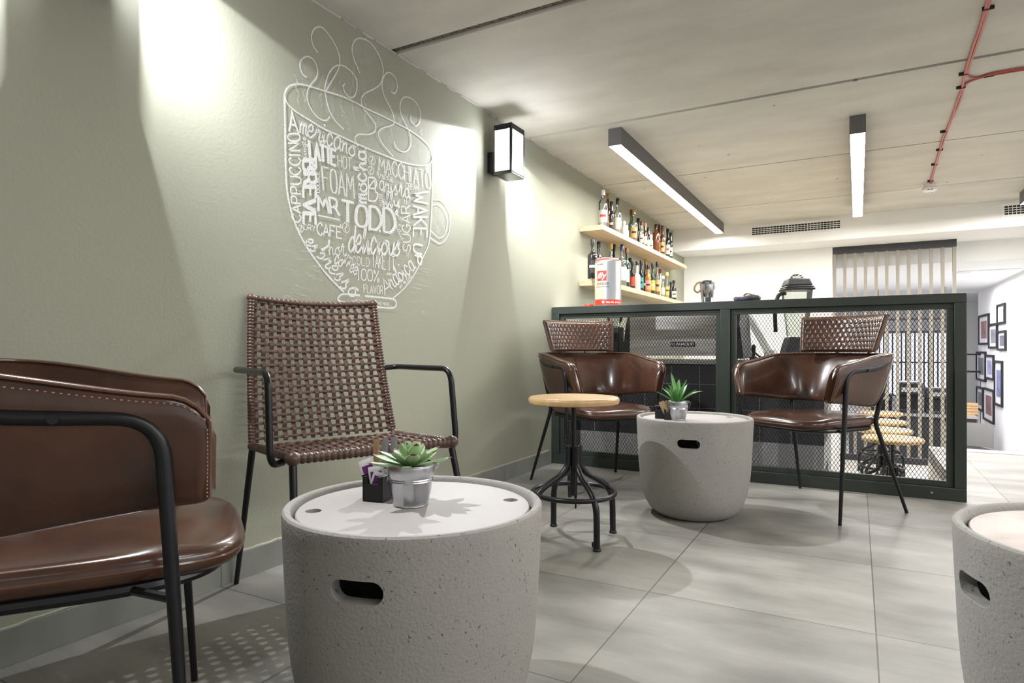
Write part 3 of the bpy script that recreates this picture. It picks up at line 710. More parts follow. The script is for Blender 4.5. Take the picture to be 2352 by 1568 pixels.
        MB().tube([(s_*.357, .07, .772), (s_*.361, .07, .772)], .008, 12).build('bolt', 'black', t)
        MB().tube([(s_*.334, .01, .776), (s_*.320, .01, .776)], .008, 8).build('bracket', 'black', t)
    # rear cross tube joining both arms behind the shell
    pts = smooth([(-.318, -.175, .836), (-.26, -.262, .838), (-.14, -.308, .84), (0, -.318, .84), (.14, -.308, .84), (.26, -.262, .838), (.318, -.175, .836)], 6)
    MB().tube(pts, .011, 10).build('rear_tube', 'black', t)
    return t
C1 = make_leather_chair('leather_armchair', 'brown leather armchair beyond the far drum table, on its right, against the mesh bar screen')
C1.location = wp(1.7205, 3.5675); C1.rotation_euler.z = ang(-.892, -.45)
copy_tree(C1, wp(.5475, 4.13), ang(.395, -.919), 'brown leather armchair in the corner behind the wooden stool')
copy_tree(C1, wp(-.930, 1.262), ang(.904, .427)+.02, 'brown leather armchair in the left foreground, cut off by the left edge')

# ------------------------------------------------------------------ woven armchair
def weave_panel(fn, nu, nv, wu, wv, amp, mb):
    """fn(u,v)->point,normal ; plain weave of nu columns and nv rows"""
    def off(a, b_): return math.cos(PI*a)*math.cos(PI*b_)
    for i in range(nu):
        u = (i+.5)/nu; pts = []; N = nv*6
        for k in range(N+1):
            v = k/N; p, n = fn(u, v); o_ = math.cos(PI*(v*nv-.5))*(1 if i % 2 else -1); pts.append(p+n*amp*o_)
        mb.tube(pts, 1, 8, flat=(wu, .0028), up=fn(u, 0)[1])
    for j in range(nv):
        v = (j+.5)/nv; pts = []; N = nu*6
        for k in range(N+1):
            u = k/N; p, n = fn(u, v); o_ = -math.cos(PI*(u*nu-.5))*(1 if j % 2 else -1); pts.append(p+n*amp*o_)
        mb.tube(pts, 1, 8, flat=(wv, .0028), up=fn(0, v)[1])
def wrapped(mb, pts, r, pitch):              # tube wrapped in strap: a ribbed tube
    out = []; rs = []
    L = 0
    for i in range(len(pts)-1):
        a, b_ = Vector(pts[i]), Vector(pts[i+1]); d = (b_-a).length; n = max(1, int(d/(pitch/5)))
        for k in range(n):
            s_ = L+d*k/n; out.append(a.lerp(b_, k/n)); rs.append(r*(1-.22*abs(math.cos(PI*s_/pitch))**5))
        L += d
    out.append(Vector(pts[-1])); rs.append(r); mb.tube(out, rs, 12)
t = thing('woven_armchair', 'armchair with woven brown strap seat and back, black tube arms, by the green wall', 'armchair', (0, 0, 0))
# corners measured on the ground: origin = middle of the seat
FL, FR, RL, RR = (-.68, 1.98), (-.22, 2.35), (-.955, 2.30), (-.50, 2.67)
ox, oy = -.589, 2.325
t.location = wp(ox, oy); fz = ang(.627, -.78); t.rotation_euler.z = fz
inv = Matrix.Rotation(-fz, 4, 'Z') @ Matrix.Translation(-t.location)
def loc(lat, fwd, z): return inv @ wp(lat, fwd, z)
SZ = .525
def seatf(u, v):                             # u across (left to right as seen), v back to front
    x = (.29-.58*u)*(1+.02*v); y = -.215+.43*v
    z = SZ - .018*math.sin(PI*u)*math.sin(PI*min(1, v)) + .012*v
    return Vector((x, y, z)), Vector((0, 0, 1))
def backf(u, v):                             # v bottom to top
    w_ = .29-.032*v; x = w_-2*w_*u; y = -.225-.12*v-.012*math.sin(PI*v)-.045*math.sin(PI*u)*(.25+.75*v)
    z = SZ+.01+.545*v-.012*math.sin(PI*u)*v
    return Vector((x, y, z)), Vector((0, .96, .26))
sb = MB(); weave_panel(backf, 16, 20, .0084, .0052, .0045, sb); sb.build('back_weave', 'weave', t)
ss = MB(); weave_panel(seatf, 16, 14, .0090, .0085, .0038, ss); ss.build('seat_weave', 'weave', t)
e = MB()
wrapped(e, [backf(0, i/12)[0] for i in range(13)], .0135, .0125); wrapped(e, [backf(1, i/12)[0] for i in range(13)], .0135, .0125)
wrapped(e, [backf(i/16, 1)[0] for i in range(17)], .012, .02)
wrapped(e, [seatf(0, i/8)[0] for i in range(9)], .0145, .02); wrapped(e, [seatf(1, i/8)[0] for i in range(9)], .0145, .02); wrapped(e, [seatf(i/16, 1)[0] for i in range(17)], .019, .02)
for u in (0, 1):
    for (fn, v, r) in ((seatf, 1, .024), (backf, 1, .016), (seatf, 0, .018)):
        p = fn(u, v)[0]; e.lathe([(0, -r), (r*.6, -r*.8), (r, -r*.3), (r, r*.3), (r*.6, r*.8), (0, r)], 14, p)
e.build('edge_wrapping', 'weave', t)
for s_ in (1, -1):
    p = seatf(0 if s_ > 0 else 1, 1)[0]; q = seatf(0 if s_ > 0 else 1, 0)[0]
    MB().tube([(p.x, p.y, SZ-.01), (p.x+s_*.035, p.y+.13, .0)], [.0125, .009], 12).build('leg', 'black', t)
    MB().tube([(q.x, q.y, SZ), (q.x+s_*.03, q.y-.10, .0)], [.0125, .009], 12).build('leg', 'black', t)
    bk = backf(0 if s_ > 0 else 1, .50)[0]
    pts = fillet([(bk.x, bk.y, .80), (s_*.335, bk.y+.02, .805), (s_*.345, .13, .805), (s_*.350, .165, SZ-.01), (s_*.295, .12, SZ-.012)], {1: .03, 2: .055, 3: .055}, 8)
    MB().tube(pts, .0115, 12).build('arm', 'black', t)

# ------------------------------------------------------------------ wooden stools
def make_stool(label, h=.66, group=None):
    t = thing('swivel_stool', label, 'stool', (0, 0, 0), 0, group)
    MB().lathe([(0, h-.034), (.195, h-.034), (.207, h-.030), (.212, h-.018), (.211, h-.008), (.204, h-.001), (.195, h), (0, h)], 64).build('seat', 'wood', t)
    MB().lathe([(.05, h-.04), (.06, h-.034)], 20).tube([(0, 0, .32), (0, 0, h-.034)], .012, 14).build('screw_post', 'black', t)
    MB().tube([(0, 0, .20), (0, 0, .42)], .0165, 14).build('sleeve', 'black', t)
    MB().tube([(.021*0-.030, 0, .13), (-.030, 0, .20)], [.004, .007], 8).build('pin', 'black', t)
    MB().tube([(.19*math.cos(2*PI*k/48), .19*math.sin(2*PI*k/48), .215) for k in range(48)], .0115, 10, True).build('foot_ring', 'black', t)
    for k in range(4):
        a = PI/4+k*PI/2; c_, s_ = math.cos(a), math.sin(a)
        pr = fillet([(.030, .43), (.030, .335), (.085, .285), (.165, .255), (.205, .205), (.210, 0.01)], {1: .05, 2: .03, 3: .05, 4: .05} and .05, 6) if False else None
        pts = smooth([(.030, 0, .43), (.030, 0, .37), (.036, 0, .335), (.072, 0, .295), (.120, 0, .268), (.172, 0, .232), (.203, 0, .185), (.210, 0, .13), (.211, 0, .07), (.212, 0, .006)], 4)
        pts = [Vector((p.x*c_, p.x*s_, p.z)) for p in pts]
        leg = MB().tube(pts, .0145, 12).build('leg', 'black', t)
        if k == 0: MB().lathe([(0, -.002), (.017, -.002), (.017, .002), (0, .002)], 20).build('glide', 'black', leg).matrix_local = Matrix.Translation((.212*c_-.028, .212*s_-.014, .018)) @ Matrix.Rotation(1.2, 4, 'Y')
        MB().lathe([(.017, 0), (.0185, .003), (.017, .009), (.014, .012)], 16, (.212*c_, .212*s_, 0)).build('foot', 'black', leg)
    return t
S1 = make_stool('industrial stool with round wooden seat and black legs beside the drum table', .66)
S1.location = wp(.2885, 2.947); d = wp(.0805, -.193); S1.rotation_euler.z = math.atan2(d.y, d.x)-PI/4
dk = wp(-.02, -.02)
for k, (x, y, r, lb) in enumerate([(.235, 5.70, .3, 'nearest'), (.20, 6.28, .9, 'second'), (.20, 7.02, .1, 'third'), (.22, 7.92, .6, 'farthest')]):
    copy_tree(S1, (x, y, LOW), r, lb+' wooden-topped bar stool seen through the mesh behind the right armchair' if k in (0, 3) else lb+' wooden-topped bar stool counting back through the mesh screen', 'bar stools behind the mesh screen')
S1['group'] = 'swivel stools'

# ------------------------------------------------------------------ pots, plants, sachets
def pot(parent):
    R1, R2, h = .0405, .058, .098
    MB().lathe([(0, .004), (R1-.002, .004), (R1, 0), (R1+.002, .002), (R1+.001, .006)] + [(R1+(R2-R1)*(z/h)**1.0 + (.0014 if k % 2 else 0), z) for k, z in enumerate((.01, .035, .057, .0595, .062, .0645, .067, .0695, .08, .094))] + [(R2, .096), (R2+.0025, .0975), (R2+.002, .0995), (R2-.0005, .0995), (R2-.003, .09), (R1-.002, .012), (0, .01)], 48).build('pot', 'zinc', parent)
    MB().lathe([(0, .086), (.0525, .086)], 32).build('soil', 'soil', parent)
def leaf(mb, base, az, el, L, W, T, curl=.0, tipmi=1, taper=.55, n=9):
    """fleshy leaf: elongated body with pointed tip, curving upward"""
    pts = []; vs = []; K = 8
    d = Vector((math.cos(az), math.sin(az), 0)); side = Vector((-math.sin(az), math.cos(az), 0))
    p = Vector(base); e_ = el
    for i in range(n):
        u = i/(n-1); wd = W*(math.sin(PI*min(1, (u*.92+.12))**.8))**taper if u < .999 else 0.0003
        wd = W*max(.004, (math.sin(PI*(u**1.25*.9+.1)))**.8); th = T*max(.02, (1-u)**.6)
        dirv = d*math.cos(e_)+Vector((0, 0, 1))*math.sin(e_); nr = -d*math.sin(e_)+Vector((0, 0, 1))*math.cos(e_)
        for k in range(K):
            a = 2*PI*k/K; s_ = math.sin(a); c_ = math.cos(a)
            vs.append(p+side*wd*c_+nr*(th*s_*(1 if s_ < 0 else .25)+ .25*wd*c_*c_))
        p = p+dirv*(L/(n-1)); e_ += curl/(n-1)
    b0 = len(mb.v); mb.v += [tuple(v) for v in vs]
    for i in range(n-1):
        for k in range(K):
            mb.f.append((b0+i*K+k, b0+i*K+(k+1) % K, b0+(i+1)*K+(k+1) % K, b0+(i+1)*K+k)); mb.sm.append(True); mb.mi.append(tipmi if i >= n-2 else 0)
p0 = wp(-.242, 1.512, .508)
t = thing('potted_succulent', 'pale green rosette succulent in a zinc bucket on the foreground drum table', 'plant', p0, .6)
pot(t)
lf = MB()
for ring, (n_, el, L, W, r0) in enumerate([(7, .16, .088, .0165, .012), (7, .42, .074, .0175, .008), (5, .82, .056, .0165, .005), (4, 1.15, .044, .012, .003)]):
    for k in range(n_):
        a = 2*PI*(k+ring*.5)/n_+random.uniform(-.12, .12)
        leaf(lf, (r0*math.cos(a), r0*math.sin(a), .092+ring*.006), a, el+random.uniform(-.08, .08), L*random.uniform(.9, 1.2), W, .006, .22)
lf.build('leaves', ['green_leaf', 'tip'], t, auto=False)
MB().tube([(.058, 0, .085), (.0665, 0, .093), (.064, 0, .1)], .0018, 6).build('handle_ear', 'zinc', t)
p1 = wp(.875, 3.335, .508)
t = thing('potted_aloe', 'dark green spiky aloe in a small zinc bucket on the far drum table', 'plant', p1, ang(0, 1))
pot(t)
lf = MB()
for az, el, L in ((PI, .62, .13), (PI+.5, .95, .12), (1.9, 1.35, .17), (1.2, 1.2, .14), (.15, .75, .155), (-.5, .8, .12), (-1.4, 1.15, .11), (-2.0, 1.0, .10), (2.6, .9, .11), (.6, 1.05, .12), (-2.6, 1.15, .12), (-.9, 1.3, .14)):
    leaf(lf, (.008*math.cos(az), .008*math.sin(az), .088), az, el, L, .0125, .006, -.75 if L > .145 and el < 1 else -.25, 0)
lf.build('leaves', 'dark_leaf', t, auto=False)
MB().tube([(.057, -.008, .094), (.066, -.010, .094), (.062, -.012, .075), (.052, -.03, .062)], .0016, 6).build('handle', 'zinc', t)

def caddy(label, loc_, rz, w_=.056, d_=.056, h=.062, fill=()):
    t = thing('sachet_caddy', label, 'caddy', loc_, rz)
    th = .003; m = MB()
    m.box(-w_/2, w_/2, -d_/2, d_/2, 0, th)
    for s_ in (-1, 1): m.box(*sorted((s_*w_/2, s_*(w_/2-th))), -d_/2, d_/2, th, h)
    m.box(-w_/2+th, w_/2-th, d_/2-th, d_/2, th, h)
    m.box(-w_/2+th, w_/2-th, -d_/2, -d_/2+th, th, h*.72); m.box(-w_/2+th, -.014, -d_/2, -d_/2+th, h*.72, h); m.box(.014, w_/2-th, -d_/2, -d_/2+th, h*.72, h)
    m.build('box', 'matt', t, bevel=.0012)
    MB().tube([(-w_/2, -d_/2, h), (-w_/2, d_/2, h), (w_/2, d_/2, h), (w_/2, -d_/2, h)], .0022, 8).build('rim', 'matt', t)
    return t
def sachet(label, base, rz, lean, side, w_, h, body, band, grp):
    """flat paper packet: two-tone, thin but solid"""
    t = thing('sugar_sachet', label, 'sachet', base, rz, grp)
    mx = Matrix.Rotation(side, 4, 'Y') @ Matrix.Rotation(lean, 4, 'X')
    def puff(u, v, s_=1):
        x = (u-.5)*w_; z = v*h; k = (1-(2*u-1)**4)*(1-(2*v-1)**6); return mx @ Vector((x, s_*(.0006+.0022*k), z))
    m = MB().grid(lambda u, v: puff(u, v, -1), 12, 16).grid(lambda u, v: puff(1-u, v, 1), 12, 16); m.build('packet', body, t, auto=False)
    if band:
        m = MB().grid(lambda u, v: mx @ Vector(((u-.5)*w_*.72, -.0009-.0022*(1-(1.44*(u-.5))**4)*(1-(2*(.12+.72*v)-1)**6), h*(.12+.72*v))), 10, 12)
        m.build('print', band, t, auto=False)
    return t
A = math.pi*.0
cz = .508
cc = wp(-.331, 1.562, cz); r0 = ang(.33, 1)
t = caddy('small black caddy with purple sachets on the foreground drum table', cc, r0+.0)
inv2 = Matrix.Translation(cc) @ Matrix.Rotation(r0, 4, 'Z')
r0s = r0
# sachets stand in the caddy, facing the viewpoint
for k, (dx, dy, lean, side, hh) in enumerate([(-.004, .004, -.25, -.38, .098), (.006, -.008, -.3, -.15, .078), (-.004, -.016, -.15, .30, .066), (.01, .014, .1, .2, .068)]):
    b_ = inv2 @ Vector((dx, dy, .006))
    sachet(['tallest purple and white sachet leaning out of the black caddy', 'purple sachet in front of the tallest one in the black caddy', 'short purple sachet at the notch of the black caddy', 'white sachet at the back of the black caddy'][k], b_, ang(.1, 1), lean*.5, side, .040, hh, 'paper', 'purple' if k < 3 else None, 'purple sachets in the foreground caddy')
cc2 = wp(-.325, 1.655, cz)
t = caddy('tall black caddy of stick sachets behind the rosette plant', cc2, r0, .075, .05, .07)
inv3 = Matrix.Translation(cc2) @ Matrix.Rotation(ang(.1, 1), 4, 'Z')
for k, (dx, bm, hh, sd) in enumerate([(-.024, 'brown_paper', .130, 0), (-.010, 'silver_paper', .132, .03), (.008, 'silver_paper', .137, .05), (.024, 'silver_paper', .128, .12), (-.016, 'brown_paper', .10, -.1)]):
    b_ = inv3 @ Vector((dx*1.3, .006*(k % 2), .006))
    sachet(['brown stick sachet at the left of the tall group', 'wide silver stick sachet in the tall group', 'tallest silver stick sachet behind the rosette plant', 'silver stick sachet just above the rosette leaves', 'short brown stick sachet behind the pot'][k], b_, ang(.1, 1), 0, sd, .017, hh, bm, None, 'stick sachets in the foreground caddy')
c3 = wp(.800, 3.41, cz); t = caddy('black sachet caddy at the left of the aloe on the far table', c3, ang(.3, 1), .05, .05, .065)
c4 = wp(.832, 3.34, cz); t = caddy('black caddy holding brown sachets beside the aloe bucket', c4, ang(.3, 1), .05, .045, .055)
for k in range(4):
    sachet(['first', 'second', 'third', 'fourth'][k]+' brown sachet from the left leaning in the caddy by the aloe', wp(.829+.006*k, 3.335+.003*k, cz+.006), ang(.1, 1), 0, -.42+.06*k, .03, .098-.004*k, 'brown_paper', None, 'brown sachets on the far table')

# ------------------------------------------------------------------ mesh bar screen
fr0, fr1, FY, FH = -2.075, .55, 4.43, 1.205
t = thing('mesh_screen', 'waist-high dark green steel screen with diamond mesh panels in front of the bar', 'screen', ((fr0+fr1)/2, FY, 0))
hw = (fr1-fr0)/2; m = MB()
xd = -.785+(-(fr0+fr1)/2)               # divider in local x
m.box(-hw, hw, 0, .06, FH-.055, FH).box(-hw, hw, 0, .06, 0, .075).box(-hw, -hw+.06, 0, .06, .075, FH-.055).box(hw-.06, hw, 0, .06, .075, FH-.055).box(xd-.032, xd+.032, 0, .06, .075, FH-.055)
m.build('frame', 'green', t, bevel=.003)
MB().box(-hw, hw, .0605, .30, FH-.022, FH-.002).build('ledge', 'chrome', t, bevel=.002)
for (a, b_) in ((-hw+.06, xd-.032), (xd+.032, hw-.06)):
    z0, z1 = .075, FH-.055; k = .035; m = MB()
    m.box(a, b_, .02, .05, z0, z0+k).box(a, b_, .02, .05, z1-k, z1).box(a, a+k, .02, .05, z0+k, z1-k).box(b_-k, b_, .02, .05, z0+k, z1-k)
    fp = m.build('panel_frame', 'green', t, bevel=.002)
    a += k; b_ -= k; z0 += k; z1 -= k; m = MB(); pw, ph = .0215, .034
    W_, Hh = b_-a, z1-z0; sl = ph/pw; n = int((W_+Hh/sl)/pw)+1
    for sgn in (1, -1):
        for i in range(n):
            x = i*pw - Hh/sl + .004      # start x at z0
            # segment from (x, 0) to (x+Hh/sl, Hh), clipped to the panel
            xa, za, xb, zb = x, 0, x+Hh/sl, Hh
            if xa < 0: za += -xa*sl; xa = 0
            if xb > W_: zb -= (xb-W_)*sl; xb = W_
            if zb-za < .004: continue
            if sgn < 0: xa, xb = W_-xa, W_-xb
            m.tube([(a+xa, .035+sgn*.0006, z0+za), (a+xb, .035+sgn*.0006, z0+zb)], .0013, 4)
    m.build('mesh_panel', 'wire', t)
for px in (1254, 2140): 
    q = PY(px, 990 if px < 2000 else 1131, FY)
    MB().tube([(q.x-(fr0+fr1)/2, -.004, max(.04, q.z)), (q.x-(fr0+fr1)/2, 0, max(.04, q.z))], .006, 10).build('bolt', 'steel', t)

# ------------------------------------------------------------------ slatted screen at the far end of the bar
xa = PY(1913, 600, 8.70).x; xb = PY(2197, 600, 8.70).x
t = thing('slatted_screen', 'floor to ceiling screen of upright beige slats behind the bar', 'screen', ((xa+xb)/2, 8.71, LOW)); hw = (xb-xa)/2
MB().box(-hw, hw, -.03, .03, 2.13-LOW-.085, 2.13-LOW).build('top_rail', 'rail', t)
MB().box(-hw, hw, -.03, .03, 0, .07).build('bottom_rail', 'rail', t)
for i in range(12):
    x = -hw+.02+(2*hw-.04)*i/11; MB().box(x-.017, x+.017, -.022, .022, .07, 2.13-LOW-.085).build('slat', 'slat', t)

# ------------------------------------------------------------------ bottle shelves
for z, lb in ((1.925, 'upper pine shelf full of bottles on the green wall'), (1.462, 'lower pine shelf full of bottles above the bar screen')):
    o = MB().box(-.1055, .1055, -1.48, 1.48, -.043, 0).build('wall_shelf', 'pine', None, bevel=.001, loc=(WX+.1055, 6.47, z)); tag(o, lb, 'shelf', 'pine bottle shelves')
G = {'clear': glass('clear_glass', (236, 240, 236), body=.04), 'greeng': glass('green_glass', (110, 150, 104), body=.35), 'amber': mat('amber_spirit', (104, 58, 30), .08, coat=.6), 'gold': mat('golden_spirit', (168, 110, 48), .08, coat=.6),
     'dark': mat('dark_glass', (34, 30, 30), .08, coat=.6), 'brown': mat('brown_glass', (88, 52, 36), .1, coat=.6), 'dgreen': mat('dark_green_glass', (34, 58, 40), .08, coat=.6), 'milk': mat('white_bottle', (204, 200, 192), .3), 'pale': mat('pale_spirit', (214, 204, 178), .1, coat=.5),
     'cblack': mat('black_cap', (34, 32, 34), .4), 'cgold': mat('gold_cap', (176, 146, 92), .35, metal=.4), 'cbrown': mat('brown_cap', (104, 62, 46), .5), 'cwhite': mat('white_cap', (226, 226, 226), .4), 'cred': mat('red_cap', (180, 70, 50), .4), 'cblue': mat('blue_cap', (44, 58, 88), .4), 'cyel': mat('yellow_cap', (222, 196, 106), .4), 'ccop': mat('copper_cap', (190, 134, 98), .4),
     'lwhite': mat('white_label', (204, 200, 190), .6), 'lorange': mat('orange_label', (196, 150, 96), .6), 'lyel': mat('yellow_label', (204, 172, 84), .6), 'lteal': mat('teal_label', (64, 142, 138), .6), 'lpink': mat('pink_label', (220, 140, 126), .6), 'lcream': mat('cream_label', (222, 208, 172), .6), 'lblack': mat('black_label', (44, 40, 40), .5), 'lred': mat('red_label', (180, 64, 44), .5)}
M.update(G)
ZX, ZY = 1320, 420; ZS = 5.225
def bottle(xc, ytop, wpx, zsh, Xp, body, cap, lab, label, grp, shape=0):
    px = ZX+xc/ZS; py = ZY+ytop/ZS
    q = PW(px, py, Xp); h = q.z-zsh; L = (px-CX)/FP; tt = Xp/(-SN+CS*L)
    r = wpx/ZS/FP*tt/2*.93; r = max(.022, min(r, .052, h*.22))
    t = thing('bottle', label, 'bottle', (Xp, q.y, zsh), random.uniform(-.3, .3)+ang(-.2, -1)+PI, grp)
    rn = .013; sh_ = .58 if shape == 0 else (.66 if shape == 1 else .48)
    c0 = h*.86
    pr = [(0, .002), (r*.9, 0), (r, .006), (r, h*sh_)]
    pr += [(r-(r-rn)*(.5-.5*math.cos(PI*k/6)), h*sh_+h*.14*k/6) for k in range(1, 7)] + [(rn, c0)]
    MB().lathe(pr+[(rn-.002, c0), (0, c0)], 24).build('glass', body, t)
    MB().lathe([(0, c0), (rn+.003, c0), (rn+.0035, c0+.004), (rn+.003, h-.003), (rn+.001, h), (0, h)], 18).build('cap', cap, t)
    if body == 'clear' and lab != 'none' and random.random() < .5:
        MB().lathe([(0, .004), (r-.003, .004), (r-.003, h*.3), (0, h*.3)], 20).build('liquid', random.choice(['pale', 'gold', 'pale']), t)
    if lab and lab != 'none':
        z0, z1 = h*.14, h*.46
        def lf_(u, v): a = -PI/2+(u-.5)*2.3; return Vector(((r+.0008)*math.cos(a), (r+.0008)*math.sin(a), z0+(z1-z0)*v))
        l = MB().grid(lf_, 16, 2).build('label', lab, t, auto=False)
        def lg(u, v): a = -PI/2+(u-.5)*1.4; return Vector(((r+.0014)*math.cos(a), (r+.0014)*math.sin(a), z0+(z1-z0)*(.42+.2*v)))
        MB().grid(lg, 8, 2).build('print', random.choice(['lblack', 'lred', 'ink', 'lcream']) if lab != 'lblack' else 'lwhite', l, auto=False)
    return t
F, B_ = -1.925, -2.018
US = 'bottles on the upper shelf'; LS = 'bottles on the lower shelf'
up = [(342, 85, 115, F, 'clear', 'cwhite', 'lwhite', 'tall white-capped clear bottle at the left end of the upper shelf'),
 (398, 125, 75, B_, 'brown', 'cgold', 'lorange', 'gold-capped brown bottle with orange label just behind the leftmost white-capped one'),
 (442, 225, 50, F-.03, 'dark', 'cblack', 'lblack', 'slim dark bottle standing third from the left on the upper shelf'),
 (515, 185, 98, F, 'clear', 'cblack', 'lwhite', 'clear bottle with tall black cap and pale label, fourth on the upper shelf'),
 (592, 460, 36, F, 'milk', 'cwhite', None, 'short pale bottle to the right of the tall black-capped one, upper shelf'),
 (622, 510, 28, F, 'pale', 'cwhite', None, 'smallest pale bottle before the green bottle on the upper shelf'),
 (680, 322, 80, B_, 'greeng', 'cbrown', 'none', 'green bottle with dark red cap behind the half-full amber one'),
 (712, 322, 90, F, 'clear', 'cgold', 'lorange', 'clear gold-capped bottle half full of amber, orange label, upper shelf'),
 (762, 425, 45, B_, 'dark', 'cblack', None, 'dark slim bottle just right of the half-full amber one, set back'),
 (802, 462, 50, F, 'clear', 'cbrown', 'lwhite', 'brown-capped clear bottle with white label, mid upper shelf'),
 (846, 480, 50, F, 'brown', 'ccop', 'lwhite', 'brown bottle with copper cap, mid upper shelf'),
 (882, 537, 40, F-.02, 'dark', 'cblack', 'lcream', 'dark bottle with black cap right of the copper-capped one'),
 (915, 620, 34, F, 'pale', 'cwhite', 'lcream', 'short pale bottle before the round amber bottle, upper shelf'),
 (975, 498, 92, F, 'amber', 'cblack', 'none', 'wide amber whisky bottle with black cap on the upper shelf'),
 (1012, 500, 50, B_, 'amber', 'cbrown', 'lyel', 'amber bottle with brown cap behind the wide whisky bottle'),
 (1052, 512, 56, F, 'brown', 'cbrown', 'lorange', 'brown bottle with orange label, fourth from the right of the upper shelf'),
 (1080, 545, 36, B_, 'pale', 'cwhite', None, 'pale bottle half hidden third from the right on the upper shelf'),
 (1116, 550, 56, F, 'dark', 'cblack', 'lwhite', 'dark black-capped bottle second from the right on the upper shelf'),
 (1152, 597, 50, F, 'dgreen', 'cblack', 'lcream', 'green-black bottle with cream label at the right end of the upper shelf')]
for k, (x, y, w_, X_, b_, c_, l_, lb) in enumerate(up): bottle(x, y, w_, 1.925, X_, b_, c_, l_, lb, US, 1 if k in (0, 13) else 0)
lo = [(215, 678, 132, F, 'dark', 'cblack', 'lblack', 'large black bottle at the left end of the lower shelf'),
 (288, 705, 80, B_, 'dark', 'cblack', 'lblack', 'second black bottle behind the leftmost one on the lower shelf'),
 (437, 725, 100, B_+.02, 'clear', 'cyel', 'none', 'clear bottle with yellow cap rising behind the coffee can'),
 (472, 738, 45, B_, 'dark', 'cblack', None, 'black-capped neck just right of the yellow-capped bottle'),
 (567, 738, 120, F, 'clear', 'cblue', 'lwhite', 'big clear bottle with blue cap and round label beside the coffee can'),
 (625, 782, 80, F, 'dgreen', 'cbrown', 'lwhite', 'green bottle with brown cap and round white label on the lower shelf'),
 (664, 900, 40, B_, 'dark', 'cblack', None, 'small dark bottle set back behind the green one, lower shelf'),
 (695, 942, 60, F-.02, 'dark', 'cblack', 'lred', 'dark bottle with red label left of the white bottle'),
 (750, 940, 84, F, 'milk', 'cblack', None, 'white bottle with black cap on the lower shelf'),
 (800, 930, 60, F-.02, 'dark', 'cblack', 'lteal', 'dark bottle with teal label right of the white bottle'),
 (850, 918, 60, B_, 'dark', 'cgold', 'lblack', 'gold-capped dark bottle set back, middle of the lower shelf'),
 (882, 985, 70, F, 'gold', 'cblack', 'lpink', 'yellow bottle with pink label in the middle of the lower shelf'),
 (936, 967, 60, F, 'dgreen', 'cblack', 'lyel', 'green-black bottle with yellow label right of the pink-labelled one'),
 (992, 947, 62, F, 'clear', 'cblack', 'lorange', 'tall clear bottle with black cap towards the right of the lower shelf'),
 (1026, 1035, 45, B_, 'pale', 'cred', None, 'red-capped bottle set back on the lower shelf'),
 (1060, 1115, 45, F, 'clear', 'cwhite', 'lwhite', 'short clear white-capped bottle, fourth from the right on the lower shelf'),
 (1108, 1072, 55, F, 'clear', 'cyel', 'lyel', 'clear bottle with yellow label and cap, third from the right on the lower shelf'),
 (1155, 1185, 40, B_, 'dark', 'cblack', None, 'small dark bottle second from the right on the lower shelf'),
 (1190, 1167, 62, F, 'dark', 'cblack', 'lwhite', 'black bottle with white label at the right end of the lower shelf')]
for k, (x, y, w_, X_, b_, c_, l_, lb) in enumerate(lo): bottle(x, y, w_, 1.462, X_, b_, c_, l_, lb, LS, 2 if k in (8,) else 0)

# ------------------------------------------------------------------ lettering made of strokes for signs
def text_mesh(txt, size, depth=.0005, bold=0, shear=0, name='text'):
    cv = bpy.data.curves.new(name, 'FONT'); cv.body = txt; cv.size = size; cv.extrude = depth; cv.align_x = 'CENTER'; cv.offset = bold; cv.shear = shear; cv.resolution_u = 3
    o = bpy.data.objects.new(name, cv); COL.objects.link(o)
    dg = bpy.context.evaluated_depsgraph_get(); dg.update(); me = bpy.data.meshes.new_from_object(o.evaluated_get(dg)); bpy.data.objects.remove(o)
    return me
def put_text(txt, size, mx, material, parent, name='lettering', bold=0, shear=0, depth=.0005, bend=None):
    me = text_mesh(txt, size, depth, bold, shear)
    for v in me.vertices:
        if bend:                     # wrap round a cylinder: x -> angle
            a = bend[1]+v.co.x/bend[0]; r = bend[0]+v.co.z; v.co = Vector((r*math.cos(a), r*math.sin(a), v.co.y+bend[2]))
        else: v.co = mx @ v.co
    me.materials.clear(); me.materials.append(M[material]); o = bpy.data.objects.new(name, me); COL.objects.link(o); o.parent = parent; return o
UPR = Matrix.Rotation(PI/2, 4, 'X')

# ------------------------------------------------------------------ coffee can on the ledge
yc = FY+.105; q = PY(1396.5, 700, yc); rC = .0985
t = thing('coffee_can', 'large silver coffee can with a red square logo on the screen ledge', 'can', (q.x, yc, FH), 0)
hC = .355
MB().lathe([(0, 0), (rC, 0), (rC+.001, .003), (rC, .006), (rC, hC-.03), (rC-.004, hC-.015), (rC-.02, hC-.003), (rC-.022, hC+.004), (0, hC+.002)], 64).build('body', 'canmetal', t)
MB().lathe([(rC-.021, hC-.0035), (rC-.004, hC-.0145), (rC-.0035, hC-.0125), (rC-.0205, hC-.0015)], 64, closed=True).build('red_ring', 'red', t)
fa = math.atan2(-yc, -q.x)            # towards the viewpoint
def arc(z0, z1, a0, a1, dr): return MB().grid(lambda u, v: Vector(((rC+dr)*math.cos(fa+a0+(a1-a0)*u), (rC+dr)*math.sin(fa+a0+(a1-a0)*u), z0+(z1-z0)*v)), 40, 2)
arc(.006, .045, -PI, PI*.999, .0006).build('red_band', 'red', t, auto=False)
arc(.050, hC-.034, -1.45, -.25, .0006).build('cream_label', mat('can_cream', (176, 168, 142), .5), t, auto=False)
arc(.185, .26, -.92, -.12, .0012).build('logo_square', 'red', t, auto=False)
put_text('illy', .062, None, 'plastic', t, 'logo', .0008, .25, .0004, (rC+.0022, fa-.53, .204))
